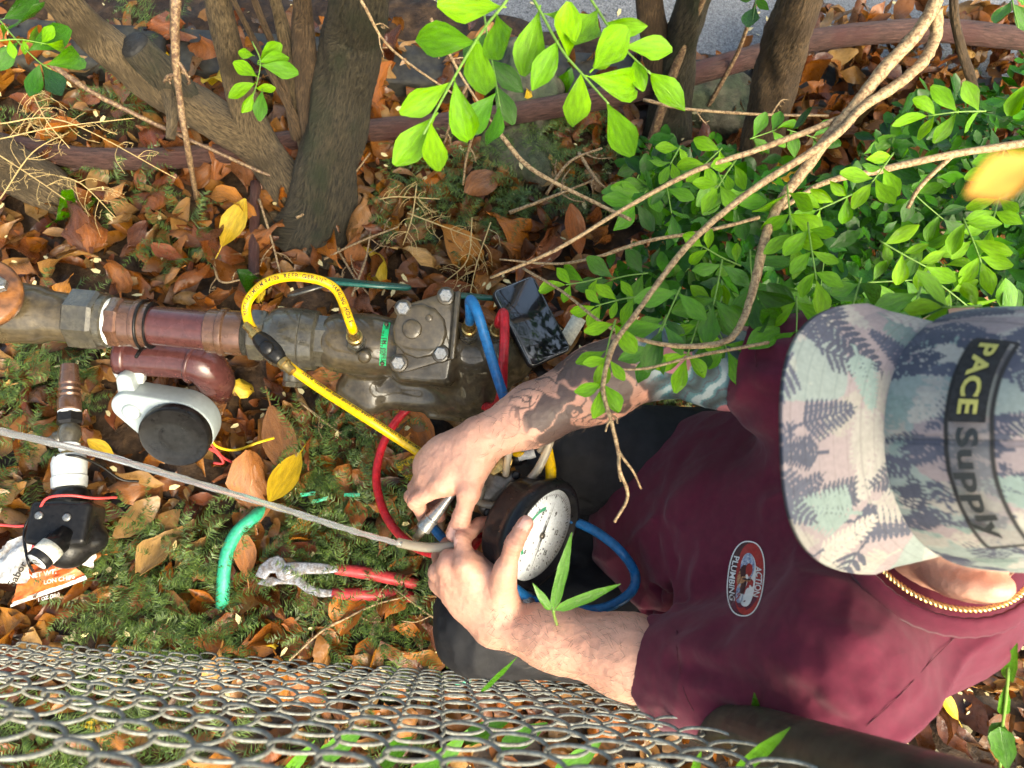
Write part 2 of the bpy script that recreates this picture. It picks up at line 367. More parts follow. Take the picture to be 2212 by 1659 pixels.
def set_col(me, cols, name='Col'):
    a = me.color_attributes.new(name, 'FLOAT_COLOR', 'POINT'); c = np.ones((len(me.vertices), 4), np.float32); c[:, :3] = cols; a.data.foreach_set('color', c.ravel())
def noise3(P, s, seed=0, oct=3):
    """cheap smooth value noise, about -1..1"""
    P = np.asarray(P) * s; out = np.zeros(len(P)); amp = 1; tot = 0
    for o in range(oct):
        i = np.floor(P).astype(np.int64); f = P - i; f = f * f * (3 - 2 * f); r = np.zeros(len(P))
        for dx in (0, 1):
            for dy in (0, 1):
                for dz in (0, 1):
                    h = ((i[:, 0] + dx) * 374761393 + (i[:, 1] + dy) * 668265263 + (i[:, 2] + dz) * 2147483647 + seed * 97 + o * 1013) & 0xffffffff
                    h = ((h ^ (h >> 13)) * 1274126177) & 0xffffffff; h = (h ^ (h >> 16)) & 0xffff
                    r += h / 32767.5 * (f[:, 0] if dx else 1 - f[:, 0]) * (f[:, 1] if dy else 1 - f[:, 1]) * (f[:, 2] if dz else 1 - f[:, 2])
        out += amp * (r - 1); tot += amp; amp *= .5; P = P * 2.03
    return out / tot * 1.6

# ================================================================== shared materials
M = {}
M['soil'] = mat('soil', (.03, .017, .009), .75, var=.5, scale=25, bump=.9, bscale=160, col2=(.06, .035, .018), wet=.15)
M['asphalt'] = mat('asphalt', (.14, .145, .155), .35, var=.7, scale=120, bump=1.0, bscale=350, col2=(.17, .175, .185), wet=.35)
M['kerb'] = mat('kerb_concrete', (.022, .021, .019), .7, var=.4, scale=30, bump=.5, col2=(.045, .042, .032))
LIT = [(.10, .032, .012), (.40, .17, .045), (.24, .065, .018), (.54, .30, .09), (.12, .042, .02), (.50, .18, .025), (.30, .10, .032), (.58, .38, .14), (.15, .045, .018), (.36, .14, .042), (.56, .25, .04), (.19, .075, .038)]
LIT = [(r * .76, g * .70, b * .70) for r, g, b in LIT]
M['litter1'] = leaf_mat('dead_leaf', LIT, .34, False, .12, .25, .7, (.045, .016, .007), spec=.35, wet=.8)
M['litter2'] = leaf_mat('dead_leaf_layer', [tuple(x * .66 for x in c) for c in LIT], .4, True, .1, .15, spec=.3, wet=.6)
M['yellow_leaf'] = leaf_mat('yellow_leaf', [(.56, .36, .02), (.62, .42, .05)], .35, False, .2, .2, .35, (.35, .16, .01))
M['petal'] = mat('petal', (.62, .52, .26), .6, var=.4, scale=300)
M['fern'] = leaf_mat('fern', [(.028, .055, .012), (.065, .115, .018), (.11, .175, .028), (.04, .08, .02), (.18, .25, .06)], .5, True, .25, 0)
M['moss'] = mat('mossy_stone', (.05, .065, .03), .85, var=.5, scale=20, bump=1.0, bscale=220, col2=(.10, .09, .06))
M['bark_dark'] = bark_mat('bark_dark', (.007, .006, .004), (.115, .092, .05), (.026, .030, .011))
M['bark_tan'] = bark_mat('bark_tan', (.018, .012, .006), (.29, .205, .105), (.07, .048, .022), 1.3)
M['bark_brown'] = bark_mat('bark_brown', (.018, .012, .007), (.21, .13, .065), (.07, .042, .022), 1.2)
M['twig'] = mat('dry_twig', (.36, .25, .13), .65, var=.45, scale=260, col2=(.17, .10, .05))
M['twig_dark'] = mat('dark_twig', (.11, .06, .035), .6, var=.5, scale=200, col2=(.28, .19, .10))
M['twig_pale'] = mat('pale_twig', (.50, .36, .15), .6, var=.35, scale=260)
M['charred'] = mat('black_cut', (.012, .011, .010), .7, var=.5, scale=60, bump=.5)
M['pole'] = bark_mat('old_pole', (.035, .014, .011), (.17, .085, .065), (.09, .032, .026), .8)
M['lime'] = leaf_mat('young_leaf', [(.11, .29, .003), (.17, .38, .004), (.14, .34, .004), (.20, .41, .005), (.08, .24, .003)], .35, False, .28, .12, .35, (.10, .22, .01), spec=.3, wet=.6)
M['green'] = leaf_mat('old_leaf', [(.016, .075, .003), (.035, .13, .004), (.08, .25, .005), (.014, .06, .004), (.11, .31, .006), (.010, .045, .004)], .22, False, .15, .1, .3, (.02, .05, .008), spec=.35, wet=.6)
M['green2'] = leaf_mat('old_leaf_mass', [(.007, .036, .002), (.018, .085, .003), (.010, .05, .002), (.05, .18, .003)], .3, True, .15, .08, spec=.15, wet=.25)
M['stem_green'] = mat('green_stem', (.14, .26, .04), .45, var=.25, scale=120)
M['strap'] = leaf_mat('strap_leaf', [(.05, .17, .012), (.10, .27, .02), (.07, .2, .015)], .28, False, .3, .1)

# ================================================================== leaves
def leaf_geo(L=.07, Wd=.034, bend=.5, cup=.5, twist=0.0, shape='ell', nl=6, ns=4, wav=0.0, rng=None, stalk=.18, notch=0.0):
    rng = rng or RNG
    t = np.linspace(0, 1, nl + 1); s = np.linspace(-1, 1, ns + 1)
    if shape == 'ell': w = np.sin(np.pi * np.clip(t, .02, .985)) ** .75
    elif shape == 'obov': w = (np.sin(np.pi * np.clip(t, 0.012, .97) ** 1.5)) ** .85
    elif shape == 'strap': w = np.clip(np.minimum(t * 7, (1 - t) * 2.2), .03, 1) ** .8
    else: w = np.sin(np.pi * np.clip(t, .015, .985) ** 1.12) ** 1.0
    ph = rng.uniform(0, 6.28, 3)
    ang = bend * (t - .2) ; dl = L / nl
    yy = np.concatenate([[0], np.cumsum(np.cos((ang[1:] + ang[:-1]) / 2) * dl)]); zz = np.concatenate([[0], np.cumsum(np.sin((ang[1:] + ang[:-1]) / 2) * dl)])
    V, uv = [], []
    for i in range(nl + 1):
        hw = Wd / 2 * w[i]
        for j in range(ns + 1):
            x = s[j] * hw; c = cup * abs(s[j]); k = twist * (t[i] - .3)
            xo = np.sign(s[j]) * hw * abs(s[j]) * (np.sin(c) / c if abs(c) > 1e-3 else 1); zo = hw * abs(s[j]) * (np.sin(c / 2)) * np.sign(cup) * 1.0 if True else 0
            zo = hw * abs(s[j]) * math.sin(c * .8)
            xo += rng.normal(0, .03) * hw
            zo += wav * Wd * math.sin(9 * t[i] + ph[0] + 1.3 * np.sign(s[j])) * abs(s[j]) ** 1.5
            X = xo * math.cos(k) - zo * math.sin(k); Z = xo * math.sin(k) + zo * math.cos(k)
            nx = -math.sin(ang[i]); nz = math.cos(ang[i])
            V.append((X, yy[i] + Z * nx, zz[i] + Z * nz)); uv.append((s[j], t[i]))
    Fc = []
    m = ns + 1
    for i in range(nl):
        for j in range(ns): Fc.append((i * m + j, i * m + j + 1, (i + 1) * m + j + 1, (i + 1) * m + j))
    if stalk:
        a = len(V); r = L * .012
        V += [(-r, 0, 0), (r, 0, 0), (r, -L * stalk, -L * .03), (-r, -L * stalk, -L * .03), (0, 0, r * 1.6), (0, -L * stalk, r * 1.2 - L * .03)]
        uv += [(0, 0)] * 6; Fc += [(a, a + 4, a + 5, a + 3), (a + 4, a + 1, a + 2, a + 5)]
    return np.array(V), Fc, np.array(uv)
def rot_to(y, z):
    """matrix whose local Y runs along y and Z near z"""
    y = nrm(y); z = np.asarray(z, float); z = nrm(z - (z @ y) * y) if np.linalg.norm(np.cross(z, y)) > 1e-6 else nrm(np.cross(y, [1, .3, .2])); x = np.cross(y, z)
    return np.array([x, y, z]).T
def place(o, p, Rm, s=1.0):
    A = np.eye(4); A[:3, :3] = Rm * s; A[:3, 3] = p; o.matrix_world = Matrix(A.tolist())
def limb(pts, rad, n=20, seg=8, lump=.12, uvs=3.0, flare=None):
    P = spline(pts, seg); T, N, B = frames(P); m = len(P)
    r = np.interp(np.linspace(0, 1, m), np.linspace(0, 1, len(rad)), rad)
    A = np.linspace(0, 2 * math.pi, n + 1); ph = RNG.uniform(0, 6.28, 6)
    s = np.concatenate([[0], np.cumsum(np.linalg.norm(np.diff(P, axis=0), axis=1))])
    V, uv = [], []
    for i in range(m):
        for j, a in enumerate(A):
            rid = math.sin(11 * a + 6 * math.sin(s[i] * 6 + ph[4])) * math.sin(s[i] * 23 + 3 * a + ph[5]); k = 1 + (.045 * abs(rid) + RNG.normal(0, .012) if n > 14 else 0) + lump * (.5 * math.sin(2 * a + ph[0] + s[i] * 9) + .35 * math.sin(3 * a + ph[1] - s[i] * 14) + .3 * math.sin(5 * a + ph[2] + s[i] * 31) + .25 * math.sin(s[i] * 47 + ph[3] + a))
            V.append(P[i] + r[i] * k * (math.cos(a) * N[i] + math.sin(a) * B[i])); uv.append((a / 6.283 * 6.283 * r[i] * uvs * 2, s[i] * uvs * 2))
    Fc = [(i * (n + 1) + j, i * (n + 1) + j + 1, (i + 1) * (n + 1) + j + 1, (i + 1) * (n + 1) + j) for i in range(m - 1) for j in range(n)]
    Fc.append(tuple(range(n))[::-1]); Fc.append(tuple((m - 1) * (n + 1) + j for j in range(n)))
    return (np.array(V), Fc), np.array(uv)
def PZ(l): return [U(a, b, c) for a, b, c in l]

# ================================================================== ground, road
def gz(x, y):
    return .012 * np.sin(5 * x + 1.3) * np.cos(4.2 * y) + .008 * np.sin(13 * x + 7 * y) + .005 * np.sin(31 * x - 17 * y + 2)
xs = np.concatenate([np.linspace(-25, -1.8, 14), np.linspace(-1.6, 2.0, 150), np.linspace(2.2, 25, 14)])
ys = np.concatenate([np.linspace(-25, -1.0, 14), np.linspace(-.9, 1.5, 110), np.linspace(1.7, 25, 14)])
X, Y = np.meshgrid(xs, ys); Z = gz(X, Y) + .004 * RNG.normal(0, 1, X.shape) - .012
Z = np.where(Y > 1.36 - .10 * (X + .4), -.045, Z)
V = np.stack([X, Y, Z], -1).reshape(-1, 3); nx = len(xs)
ii, jj = np.meshgrid(np.arange(len(ys) - 1), np.arange(nx - 1), indexing='ij'); a = (ii * nx + jj).ravel()
ground = obj('ground', (V, np.stack([a, a + 1, a + nx + 1, a + nx], -1)), M['soil'], kind='structure')
RY = 1.27
pA_, pB_ = U(300, 70, 0), U(1650, 150, 0); SLP = (pB_[1] - pA_[1]) / (pB_[0] - pA_[0]); RY = float(pA_[1] - SLP * pA_[0])
rx = np.linspace(-25, 25, 60); ry = np.linspace(RY, 9, 12); X, Y = np.meshgrid(rx, ry); Z = 0 * X - .03 + .012 * np.clip((Y - RY) / 2, 0, 1); Y = Y + SLP * X
V = np.stack([X, Y, Z], -1).reshape(-1, 3); ii, jj = np.meshgrid(np.arange(11), np.arange(59), indexing='ij'); a = (ii * 60 + jj).ravel()
obj('road', (V, np.stack([a, a + 1, a + 61, a + 60], -1)), M['asphalt'], kind='structure')
kb = []
x0 = -9.0
kerb = thing('kerb', None, None, (0, RY - .04, 0), kind='structure')
for i in range(16):
    xk = x0 + i * 1.2 + .6; kx = nrm([1, SLP, 0]); kb = box((xk, RY + SLP * xk - .055, -.005), kx, (-kx[1], kx[0], 0), (0, 0, 1), .595, .055, .028, .008)
    obj('kerb_block', kb, M['kerb'], kerb)

# ================================================================== leaf litter
NV = 24
lv = []
for i in range(NV):
    rg = np.random.default_rng(100 + i)
    V, Fc, uv = leaf_geo(1.0, rg.uniform(.36, .66), rg.uniform(-2.5, 2.7), rg.uniform(-1.3, 1.9), rg.uniform(-2.0, 2.0), ('ell', 'lance', 'obov', 'ell')[i % 4], 7, 4, rg.uniform(.02, .22), rg, .16 if i % 3 else 0); V += rg.normal(0, .018, V.shape)
    V = V - V.mean(0)
    lv.append((V, Fc, uv))
lmesh = [mesh_of('fallen_leaf', v, f, (M['litter1'],), True, u) for v, f, u in lv]
ymesh = [mesh_of('fallen_leaf', lv[i][0], lv[i][1], (M['yellow_leaf'],), True, lv[i][2]) for i in (0, 3, 6, 9)]
gmesh = [mesh_of('fallen_leaf', lv[i][0], lv[i][1], (M['green'],), True, lv[i][2]) for i in (1, 5)]
def rmat(az, tilt, roll):
    a, b, c = Matrix.Rotation(az, 3, 'Z'), Matrix.Rotation(tilt, 3, 'X'), Matrix.Rotation(roll, 3, 'Y')
    return np.array(a @ b @ c)
# the top layer of leaves, each its own piece
spots = []
tries = 0
def pix(p):
    q = W2C.T @ (np.asarray(p) - CAM); return 1106 - q[0] / q[2] * FPX / PX, 829.5 + q[1] / q[2] * FPX / PX
while len(spots) < 286 and tries < 40000:
    tries += 1
    p = np.array([RNG.uniform(-1.05, .95), RNG.uniform(-.26, 1.2)]); q = pix((p[0], p[1], .02))
    if not (-30 < q[0] < 2240 and -20 < q[1] < 1680): continue
    if q[0] > 1330 and not (q[0] > 1950 and q[1] > 1280) and RNG.uniform() < .8: continue
    if 850 < q[0] < 1350 and q[1] < 480 and RNG.uniform() < .75: continue
    if any((p[0] - s[0]) ** 2 + (p[1] - s[1]) ** 2 < .036 ** 2 for s in spots): continue
    spots.append(p)
for k, (x, y) in enumerate(spots):
    q = pix((x, y, 0)); r = RNG.uniform()
    me = lmesh[k % NV] if r > .07 else (ymesh[k % 4] if r > .02 else gmesh[k % 2])
    o = link('fallen_leaf', me, ground)
    s = RNG.uniform(.050, .112) * (1.1 if q[1] < 800 else .95)
    if q[0] > 1900 and q[1] > 1200: s *= .8
    place(o, (x, y, gz(x, y) + RNG.uniform(.014, .04)), rmat(RNG.uniform(0, 6.28), RNG.normal(0, .38), RNG.normal(0, .42)), s)
def named_leaf(u, v, z, az, L, me, tilt=0.1, roll=0., label=None):
    o = link('fallen_leaf', me, ground, label); place(o, U(u, v, z), rmat(az, tilt, roll), L); return o
flatv = leaf_geo(1.0, .5, .25, .25, .2, 'ell', 6, 4, .03, np.random.default_rng(5), .3); flatv = (flatv[0] - flatv[0].mean(0), flatv[1], flatv[2])
flat_y = mesh_of('fallen_leaf', *flatv[:2], (M['yellow_leaf'],), True, flatv[2]); flat_b = mesh_of('fallen_leaf', *flatv[:2], (M['litter1'],), True, flatv[2])
named_leaf(622, 1020, .05, R(158), .10, flat_y, .2, .15, 'bright yellow leaf with brown specks')
named_leaf(500, 490, .05, R(-25), .10, flat_y, .2, 0, 'pale yellow leaf standing on its stalk')
named_leaf(222, 970, .04, R(60), .05, flat_y)
named_leaf(600, 935, .04, R(200), .125, flat_b, -.1, .2, 'large rust red leaf')
named_leaf(905, 950, .03, R(20), .13, flat_b, .1, -.1)
named_leaf(950, 1020, .035, R(85), .13, flat_y, .1, .1)
named_leaf(1245, 505, .05, R(20), .10, flat_b, .5, .3)
named_leaf(170, 490, .06, R(200), .12, lmesh[3], .3, .2); named_leaf(2055, 1530, .03, R(35), .055, flat_y, .2, .2)
named_leaf(530, 1205, .04, R(10), .075, flat_b, .2, .3); named_leaf(545, 1060, .05, R(10), .13, lmesh[4], .2, .2)
# lower layers, too many to tell apart
LV, LF, LU = [], [], []
n0 = 0
lowg = []
for i in range(12):
    rg = np.random.default_rng(300 + i)
    v, f, uv = leaf_geo(1.0, rg.uniform(.4, .56), rg.uniform(-2.2, 2.3), rg.uniform(-1.2, 1.6), rg.uniform(-1.5, 1.5), ('ell', 'lance')[i % 2], 6, 2, .12, rg, 0); lowg.append((v - v.mean(0), np.array(f), uv))
for k in range(7500):
    x, y = RNG.uniform(-1.45, 1.7), RNG.uniform(-.75, 1.27)
    if y > 1.2 and RNG.uniform() < .7: continue
    v, f, uv = lowg[k % 12]; s = RNG.uniform(.045, .095)
    if k % 5 == 0: s *= .45
    A = rmat(RNG.uniform(0, 6.28), RNG.normal(0, .35), RNG.normal(0, .4)) * s
    LV.append(v @ A.T + np.array([x, y, gz(x, y) + RNG.uniform(-.006, .028)])); LF.append(f + n0); LU.append(uv); n0 += len(v)
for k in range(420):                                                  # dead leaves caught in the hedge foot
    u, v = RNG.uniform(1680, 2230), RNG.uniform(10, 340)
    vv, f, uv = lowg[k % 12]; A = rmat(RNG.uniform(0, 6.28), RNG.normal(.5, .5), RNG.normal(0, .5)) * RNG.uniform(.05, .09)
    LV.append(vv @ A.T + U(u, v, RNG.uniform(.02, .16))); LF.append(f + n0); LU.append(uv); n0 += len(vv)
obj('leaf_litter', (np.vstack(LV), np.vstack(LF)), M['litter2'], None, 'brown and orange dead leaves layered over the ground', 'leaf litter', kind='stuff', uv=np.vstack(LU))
# fallen petals and chips
PV, PF = [], []
for k in range(1500):
    if k < 500: p = np.array([RNG.uniform(-1.2, 1.6), RNG.uniform(.02, .7), -.026]); p[1] += RY + SLP * p[0]
    elif k < 950: p = np.array([RNG.uniform(.45, 1.25), RNG.uniform(-.5, .2), 0]); p[2] = gz(p[0], p[1]) + RNG.uniform(.0, .02)
    else: p = np.array([RNG.uniform(-1.1, 1.2), RNG.uniform(-.3, 1.15), 0]); p[2] = gz(p[0], p[1]) + RNG.uniform(.02, .035)
    A = rmat(RNG.uniform(0, 6.28), RNG.normal(0, .4), RNG.normal(0, .4)) * RNG.uniform(.004, .011); b = len(PV)
    for c in ((0, -1, 0), (.45, -.1, .15), (.3, .8, .3), (-.3, .8, .3), (-.45, -.1, .15)): PV.append(p + A @ np.array(c))
    PF.append((b, b + 1, b + 2, b + 3, b + 4))
obj('petal_litter', (PV, PF), M['petal'], None, 'small cream petals and chips strewn over road and soil', 'petals', kind='stuff')

# ================================================================== asparagus fern ground cover
FV = []
def fern_clump(u, v, rpx, dens=1.0, h=.045):
    c = U(u, v, 0.0); rad = rpx * pxm(c)
    nf = int(62 * dens * (rad / .06) ** 1.4)
    for _ in range(nf):
        a = RNG.uniform(0, 6.28); rr = rad * math.sqrt(RNG.uniform()) * .8
        p = np.array([c[0] + rr * math.cos(a), c[1] + rr * math.sin(a), 0]); p[2] = gz(p[0], p[1]) + .006
        d = a + RNG.normal(0, 1.0); L = RNG.uniform(.05, .12); up = RNG.uniform(.3, 1.5)
        n = 13
        t = np.linspace(0, 1, n); st = np.stack([p[0] + np.cos(d) * L * t * (1 - .2 * t), p[1] + np.sin(d) * L * t * (1 - .2 * t), p[2] + h * up * np.sin(t * 2.2) * 1.0], -1)
        side = np.array([-math.sin(d), math.cos(d), 0])
        tw = RNG.normal(0, .4)
        for i in range(1, n):
            for sg in (-1, 1):
                for q in range(2):
                    ln = .019 * (1.05 - t[i]) * RNG.uniform(.6, 1.2) + .003
                    dr = nrm(side * sg + np.array([math.cos(d), math.sin(d), 0]) * RNG.uniform(.2, .9) + np.array([0, 0, RNG.normal(tw * sg, .35)]))
                    b = st[i] + (st[i] - st[i - 1]) * RNG.uniform(-.5, .5); w = np.array([math.cos(d), math.sin(d), .3]) * .00085
                    FV.append(b - w); FV.append(b + w); FV.append(b + dr * ln)
for (u, v, r, dn) in [(105, 860, 105, 1), (30, 800, 60, 1), (190, 790, 60, .8), (60, 1000, 70, .8), (400, 520, 75, .7), (330, 240, 60, .7), (120, 300, 70, .6), (270, 430, 60, .5),
                      (1160, 390, 120, 1), (1050, 420, 90, .9), (940, 370, 80, .8), (870, 480, 70, .6), (1230, 310, 90, .9), (1290, 420, 70, .6), (960, 510, 60, .5),
                      (780, 890, 80, .9), (710, 960, 85, 1), (760, 1030, 75, 1), (830, 920, 60, .8), (690, 1090, 75, .9), (800, 1130, 85, 1), (720, 1180, 75, .9), (900, 1120, 60, .8), (860, 1270, 70, .8),
                      (300, 1200, 90, 1), (400, 1190, 80, .9), (230, 1280, 85, 1), (330, 1300, 90, 1), (430, 1290, 80, 1), (250, 1370, 70, .9), (400, 1380, 70, .9), (520, 1230, 50, .7), (480, 1340, 70, .8),
                      (740, 1270, 80, 1), (790, 1245, 45, 1), (840, 1290, 45, .9), (800, 1350, 70, .9), (700, 1370, 60, .7), (620, 1310, 50, .5), (900, 1360, 60, .8), (120, 1560, 110, 1), (260, 1610, 100, 1), (40, 1620, 90, .9), (480, 1640, 90, .9), (330, 1500, 90, .8), (650, 1600, 60, .5),
                      (1400, 900, 70, 1), (1480, 880, 60, 1), (1330, 860, 50, .9), (860, 1560, 70, .5), (360, 40, 60, .6), (1990, 150, 60, .5), (140, 690, 40, .5), (560, 1060, 40, .5)]:
    fern_clump(u, v, r * .92, dn * .5)
FV = np.array(FV)
obj('fern_ground_cover', (FV, np.arange(len(FV)).reshape(-1, 3)), M['fern'], None, 'dark green feathery asparagus fern growing through the litter', 'fern', kind='stuff', smooth=False)

# ================================================================== stones
def rock(u, v, z, rx, ry, rz, label, seed):
    bm = bmesh.new(); bmesh.ops.create_icosphere(bm, subdivisions=4, radius=1); rg = np.random.default_rng(seed); ph = rg.uniform(0, 6, 9)
    V = []
    for w in bm.verts:
        p = np.array(w.co); k = 1 + .12 * math.sin(3 * p[0] + ph[0]) * math.cos(2.5 * p[1] + ph[1]) + .07 * math.sin(7 * p[1] + ph[2] + 4 * p[2]) + .04 * math.sin(15 * p[0] + 13 * p[1] + ph[3]) + rg.normal(0, .012)
        p = p * k; p[2] = min(p[2], .72 + .1 * math.sin(4 * p[0] + ph[4])); V.append(p * np.array([rx, ry, rz]))
    bm.verts.index_update(); Fc = [tuple(w.index for w in f.verts) for f in bm.faces]; bm.free()
    o = obj('mossy_stone', (V, Fc), M['moss'], None, label, 'stone', 'mossy stones under the hedge'); o.location = U(u, v, z); o.rotation_euler = (0, 0, rg.uniform(0, 6)); return o
rock(1140, 190, .02, .11, .07, .07, 'mossy green stone beside the kerb behind the dark trunk', 1)
rock(1120, 335, .0, .085, .06, .045, 'round mossy stone just below the brown pole', 2)
rock(1560, 230, .01, .12, .08, .06, 'flat mossy stone between two trunks by the road', 3)

# ================================================================== trees
def tree(label, limbs, m, crown, cat='tree'):
    base = PZ([limbs[0][0][0]])[0]
    t = thing('tree', label, cat, base, 'trees of the hedge')
    for k, (pts, rpx, mm, nm) in enumerate(limbs):
        P = PZ(pts); rad = [r * pxm(p) for r, p in zip(rpx, [P[min(len(P) - 1, int(round(i * (len(P) - 1) / (len(rpx) - 1))))] for i in range(len(rpx))])]
        last = P[-1]; d = P[-1] - P[-2]
        if nm in ("trunk", "stem") and last[2] > .25:
            for h in (.35, .8, 1.3):
                q = last + nrm(nrm(d) + np.array([0, 0, .35 * h])) * h; P.append(q); rad.append(rad[-1] * .86)
            rad = list(np.interp(np.linspace(0, 1, 2 * len(P)), np.linspace(0, 1, len(rad)), rad))
        g, uv = limb(P, rad, 64 if nm == 'trunk' else 40, 22, .13)
        obj(nm, g, M[mm], t, uv=uv)
    if crown:
        c, rd, n = crown; CV, CF, CU_ = [], [], []; k0 = 0
        v, f, uv = leaf_geo(1, .5, .4, .3, 0, 'obov', 3, 2, 0, np.random.default_rng(9), 0); f = np.array(f)
        cl = RNG.normal(0, .55, (60, 3)) * np.array(rd)
        for k in range(n):
            p = np.array(c) + cl[k % 60] + RNG.normal(0, .13, 3)
            if p[2] < 1.5: continue
            A = rmat(RNG.uniform(0, 6.28), RNG.normal(-.4, .5), RNG.normal(0, .5)) * RNG.uniform(.035, .06)
            CV.append(v @ A.T + p); CF.append(f + k0); CU_.append(uv); k0 += len(v)
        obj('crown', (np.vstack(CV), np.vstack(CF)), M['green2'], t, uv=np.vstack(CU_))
    return t
tA = tree('dark mossy trunk with pale leaning stems and a sawn black stub', [
    ([(668, 520, -.03), (690, 455, .02), (712, 330, .10), (742, 200, .19), (765, 80, .30), (776, 0, .40)], [96, 74, 66, 63, 60, 58], 'bark_dark', 'trunk'),
    ([(690, 495, -.02), (640, 425, .02), (560, 325, .05), (450, 250, .10), (330, 175, .16), (220, 88, .24), (120, -10, .34)], [52, 46, 42, 46, 44, 38, 34], 'bark_tan', 'stem'),
    ([(600, 360, .03), (540, 260, .10), (505, 150, .20), (470, 0, .36)], [36, 32, 28, 26], 'bark_tan', 'stem'),
    ([(680, 360, .05), (640, 200, .16), (610, 60, .28), (590, -20, .36)], [26, 20, 15, 12], 'bark_tan', 'stem'),
    ([(690, 360, .06), (668, 200, .18), (655, 60, .30), (650, -20, .38)], [30, 26, 22, 18], 'bark_brown', 'stem'),
    ([(640, 300, .10), (600, 130, .24), (545, -10, .38)], [10, 8, 7], 'bark_brown', 'stem'),
    ([(660, 300, .10), (560, 110, .27), (500, -10, .40)], [9, 7, 6], 'bark_brown', 'stem'),
    ([(395, 215, .13), (340, 150, .19), (292, 100, .235)], [40, 37, 36], 'bark_dark', 'cut_stub'),
    ([(360, 190, .17), (372, 250, .17), (368, 300, .16)], [14, 12, 10], 'bark_tan', 'cut_twig'),
    ([(700, 500, -.01), (640, 500, .005), (560, 470, .0), (500, 470, -.02)], [50, 36, 22, 12], 'bark_tan', 'root')],
    None, ((-.25, 1.25, 2.5), (1.0, .65, .5), 1500))
p0, p1 = U(330, 138, .197), U(288, 95, .24); ax = nrm(p1 - p0); rr = 33 * pxm(p1)
obj('cut_face', lathe(p1 - ax * .012, ax, [(0, rr * 1.02), (.012, rr * .98), (.017, rr * .8), (.018, rr * .3)], 28), M['charred'], tA, 'black weathered sawn end of the stub')
tree('slim dark forked trunk standing next to the asphalt', [
    ([(1440, 320, -.02), (1450, 220, .07), (1465, 110, .2), (1500, 0, .34)], [50, 42, 40, 36], 'bark_dark', 'trunk'),
    ([(1452, 200, .09), (1420, 100, .2), (1400, -10, .32)], [34, 30, 26], 'bark_brown', 'stem'),
    ([(1400, 330, .0), (1440, 200, .14), (1480, 90, .26), (1520, -10, .38)], [11, 10, 9, 8], 'twig_dark', 'stem'),
    ([(1530, 230, .04), (1590, 120, .16), (1640, -10, .3)], [5, 4, 4], 'twig_dark', 'stem')], None, None)
tree('brown trunk crossing over the pole above the leafy shrub', [
    ([(1590, 560, -.02), (1615, 430, .06), (1645, 300, .2), (1685, 140, .38), (1728, -10, .58)], [52, 44, 42, 46, 46], 'bark_brown', 'trunk'),
    ([(2140, 330, .1), (2100, 180, .3), (2075, 100, .38), (2060, -10, .5)], [10, 9, 9, 8], 'bark_brown', 'stem'),
    ([(1870, 330, .05), (1790, 250, .06), (1720, 240, .05)], [12, 11, 9], 'bark_tan', 'stem')], None, ((.75, .95, 2.35), (.75, .6, .45), 1900))
tree('pale gnarled root and trunk at the edge below the pole end', [
    ([(-60, 330, .10), (10, 360, .07), (100, 400, .04), (190, 470, -.02)], [56, 50, 46, 30], 'bark_tan', 'trunk')], None, None)
# brown pole through the hedge
P = PZ([(-80, 292, .05), (60, 322, .045), (200, 342, .04), (420, 338, .035), (590, 312, .035), (800, 282, .035), (1000, 262, .04), (1300, 212, .07), (1500, 160, .10), (1650, 115, .14), (1750, 88, .17), (1900, 70, .18), (2060, 68, .18), (2300, 96, .18)])
g, uv = limb(P, [23 * pxm(p) for p in P], 18, 8, .04, 3)
obj('wooden_pole', g, M['pole'], None, 'long weathered reddish brown pole lying across behind the trunks', 'pole', uv=uv)
P = PZ([(552, 395, .035), (549, 500, .035), (548, 605, .03)]); g, uv = limb(P, [11 * pxm(p) for p in P], 14, 6, .02)
obj('riser_pipe', g, M['pole'], None, 'thin dark red stick lying upright between yellow hose and trunk', 'stick', uv=uv)

# ================================================================== dry twigs
TW = 'dry twigs on and above the litter'
LB1 = ['longest yellow dried flower stalk arching along the pole at the picture edge', 'short upright yellow dried stalk above the pole end', 'nearly level yellow dried stalk crossing just above the pole end', 'yellow dried stalk lying on the pale root below the pole', 'upright yellow dried stalk crossing the pole near the picture edge', 'yellow dried stalk ending in leaves below the pole']
LB2 = ['short pale dried stalk straight below the middle of the pole', 'level pale wispy stalk right of the dark trunk base', 'pale wispy stalk sloping down from the fern patch', 'branching pale stalk pointing down to the green lever', 'pale wispy stalk ending at the phone']
LB3 = ['brown twig running from trunk base down to the green lever', 'thin twig rising right of the trunk base', 'dark twig between the upright red stick and the trunk', 'twig leaning across the foot of the dark trunk', 'short twig standing above the long green lever', 'brown twig under the yellow hose in the ferns', 'short curved twig left of the yellow hose arch', 'twig crossing behind the red plier grips', 'twig slanting up from the fence below the pliers', 'twig between the plier grips and the knee']
LB4 = ['slender bare twig hanging in front of the mossy stone by the kerb', 'long pale twig crossing from the dark trunk top to the lime leaves', 'short forked twig beside the kerb stone', 'twig crossing the pole below the mossy stone', 'short twig near the left end of the shrub leaves', 'curved twig left of the shrub under the pole', 'level twig above the fern patch pointing at the shrub', 'long level pale twig crossing the brown trunk']
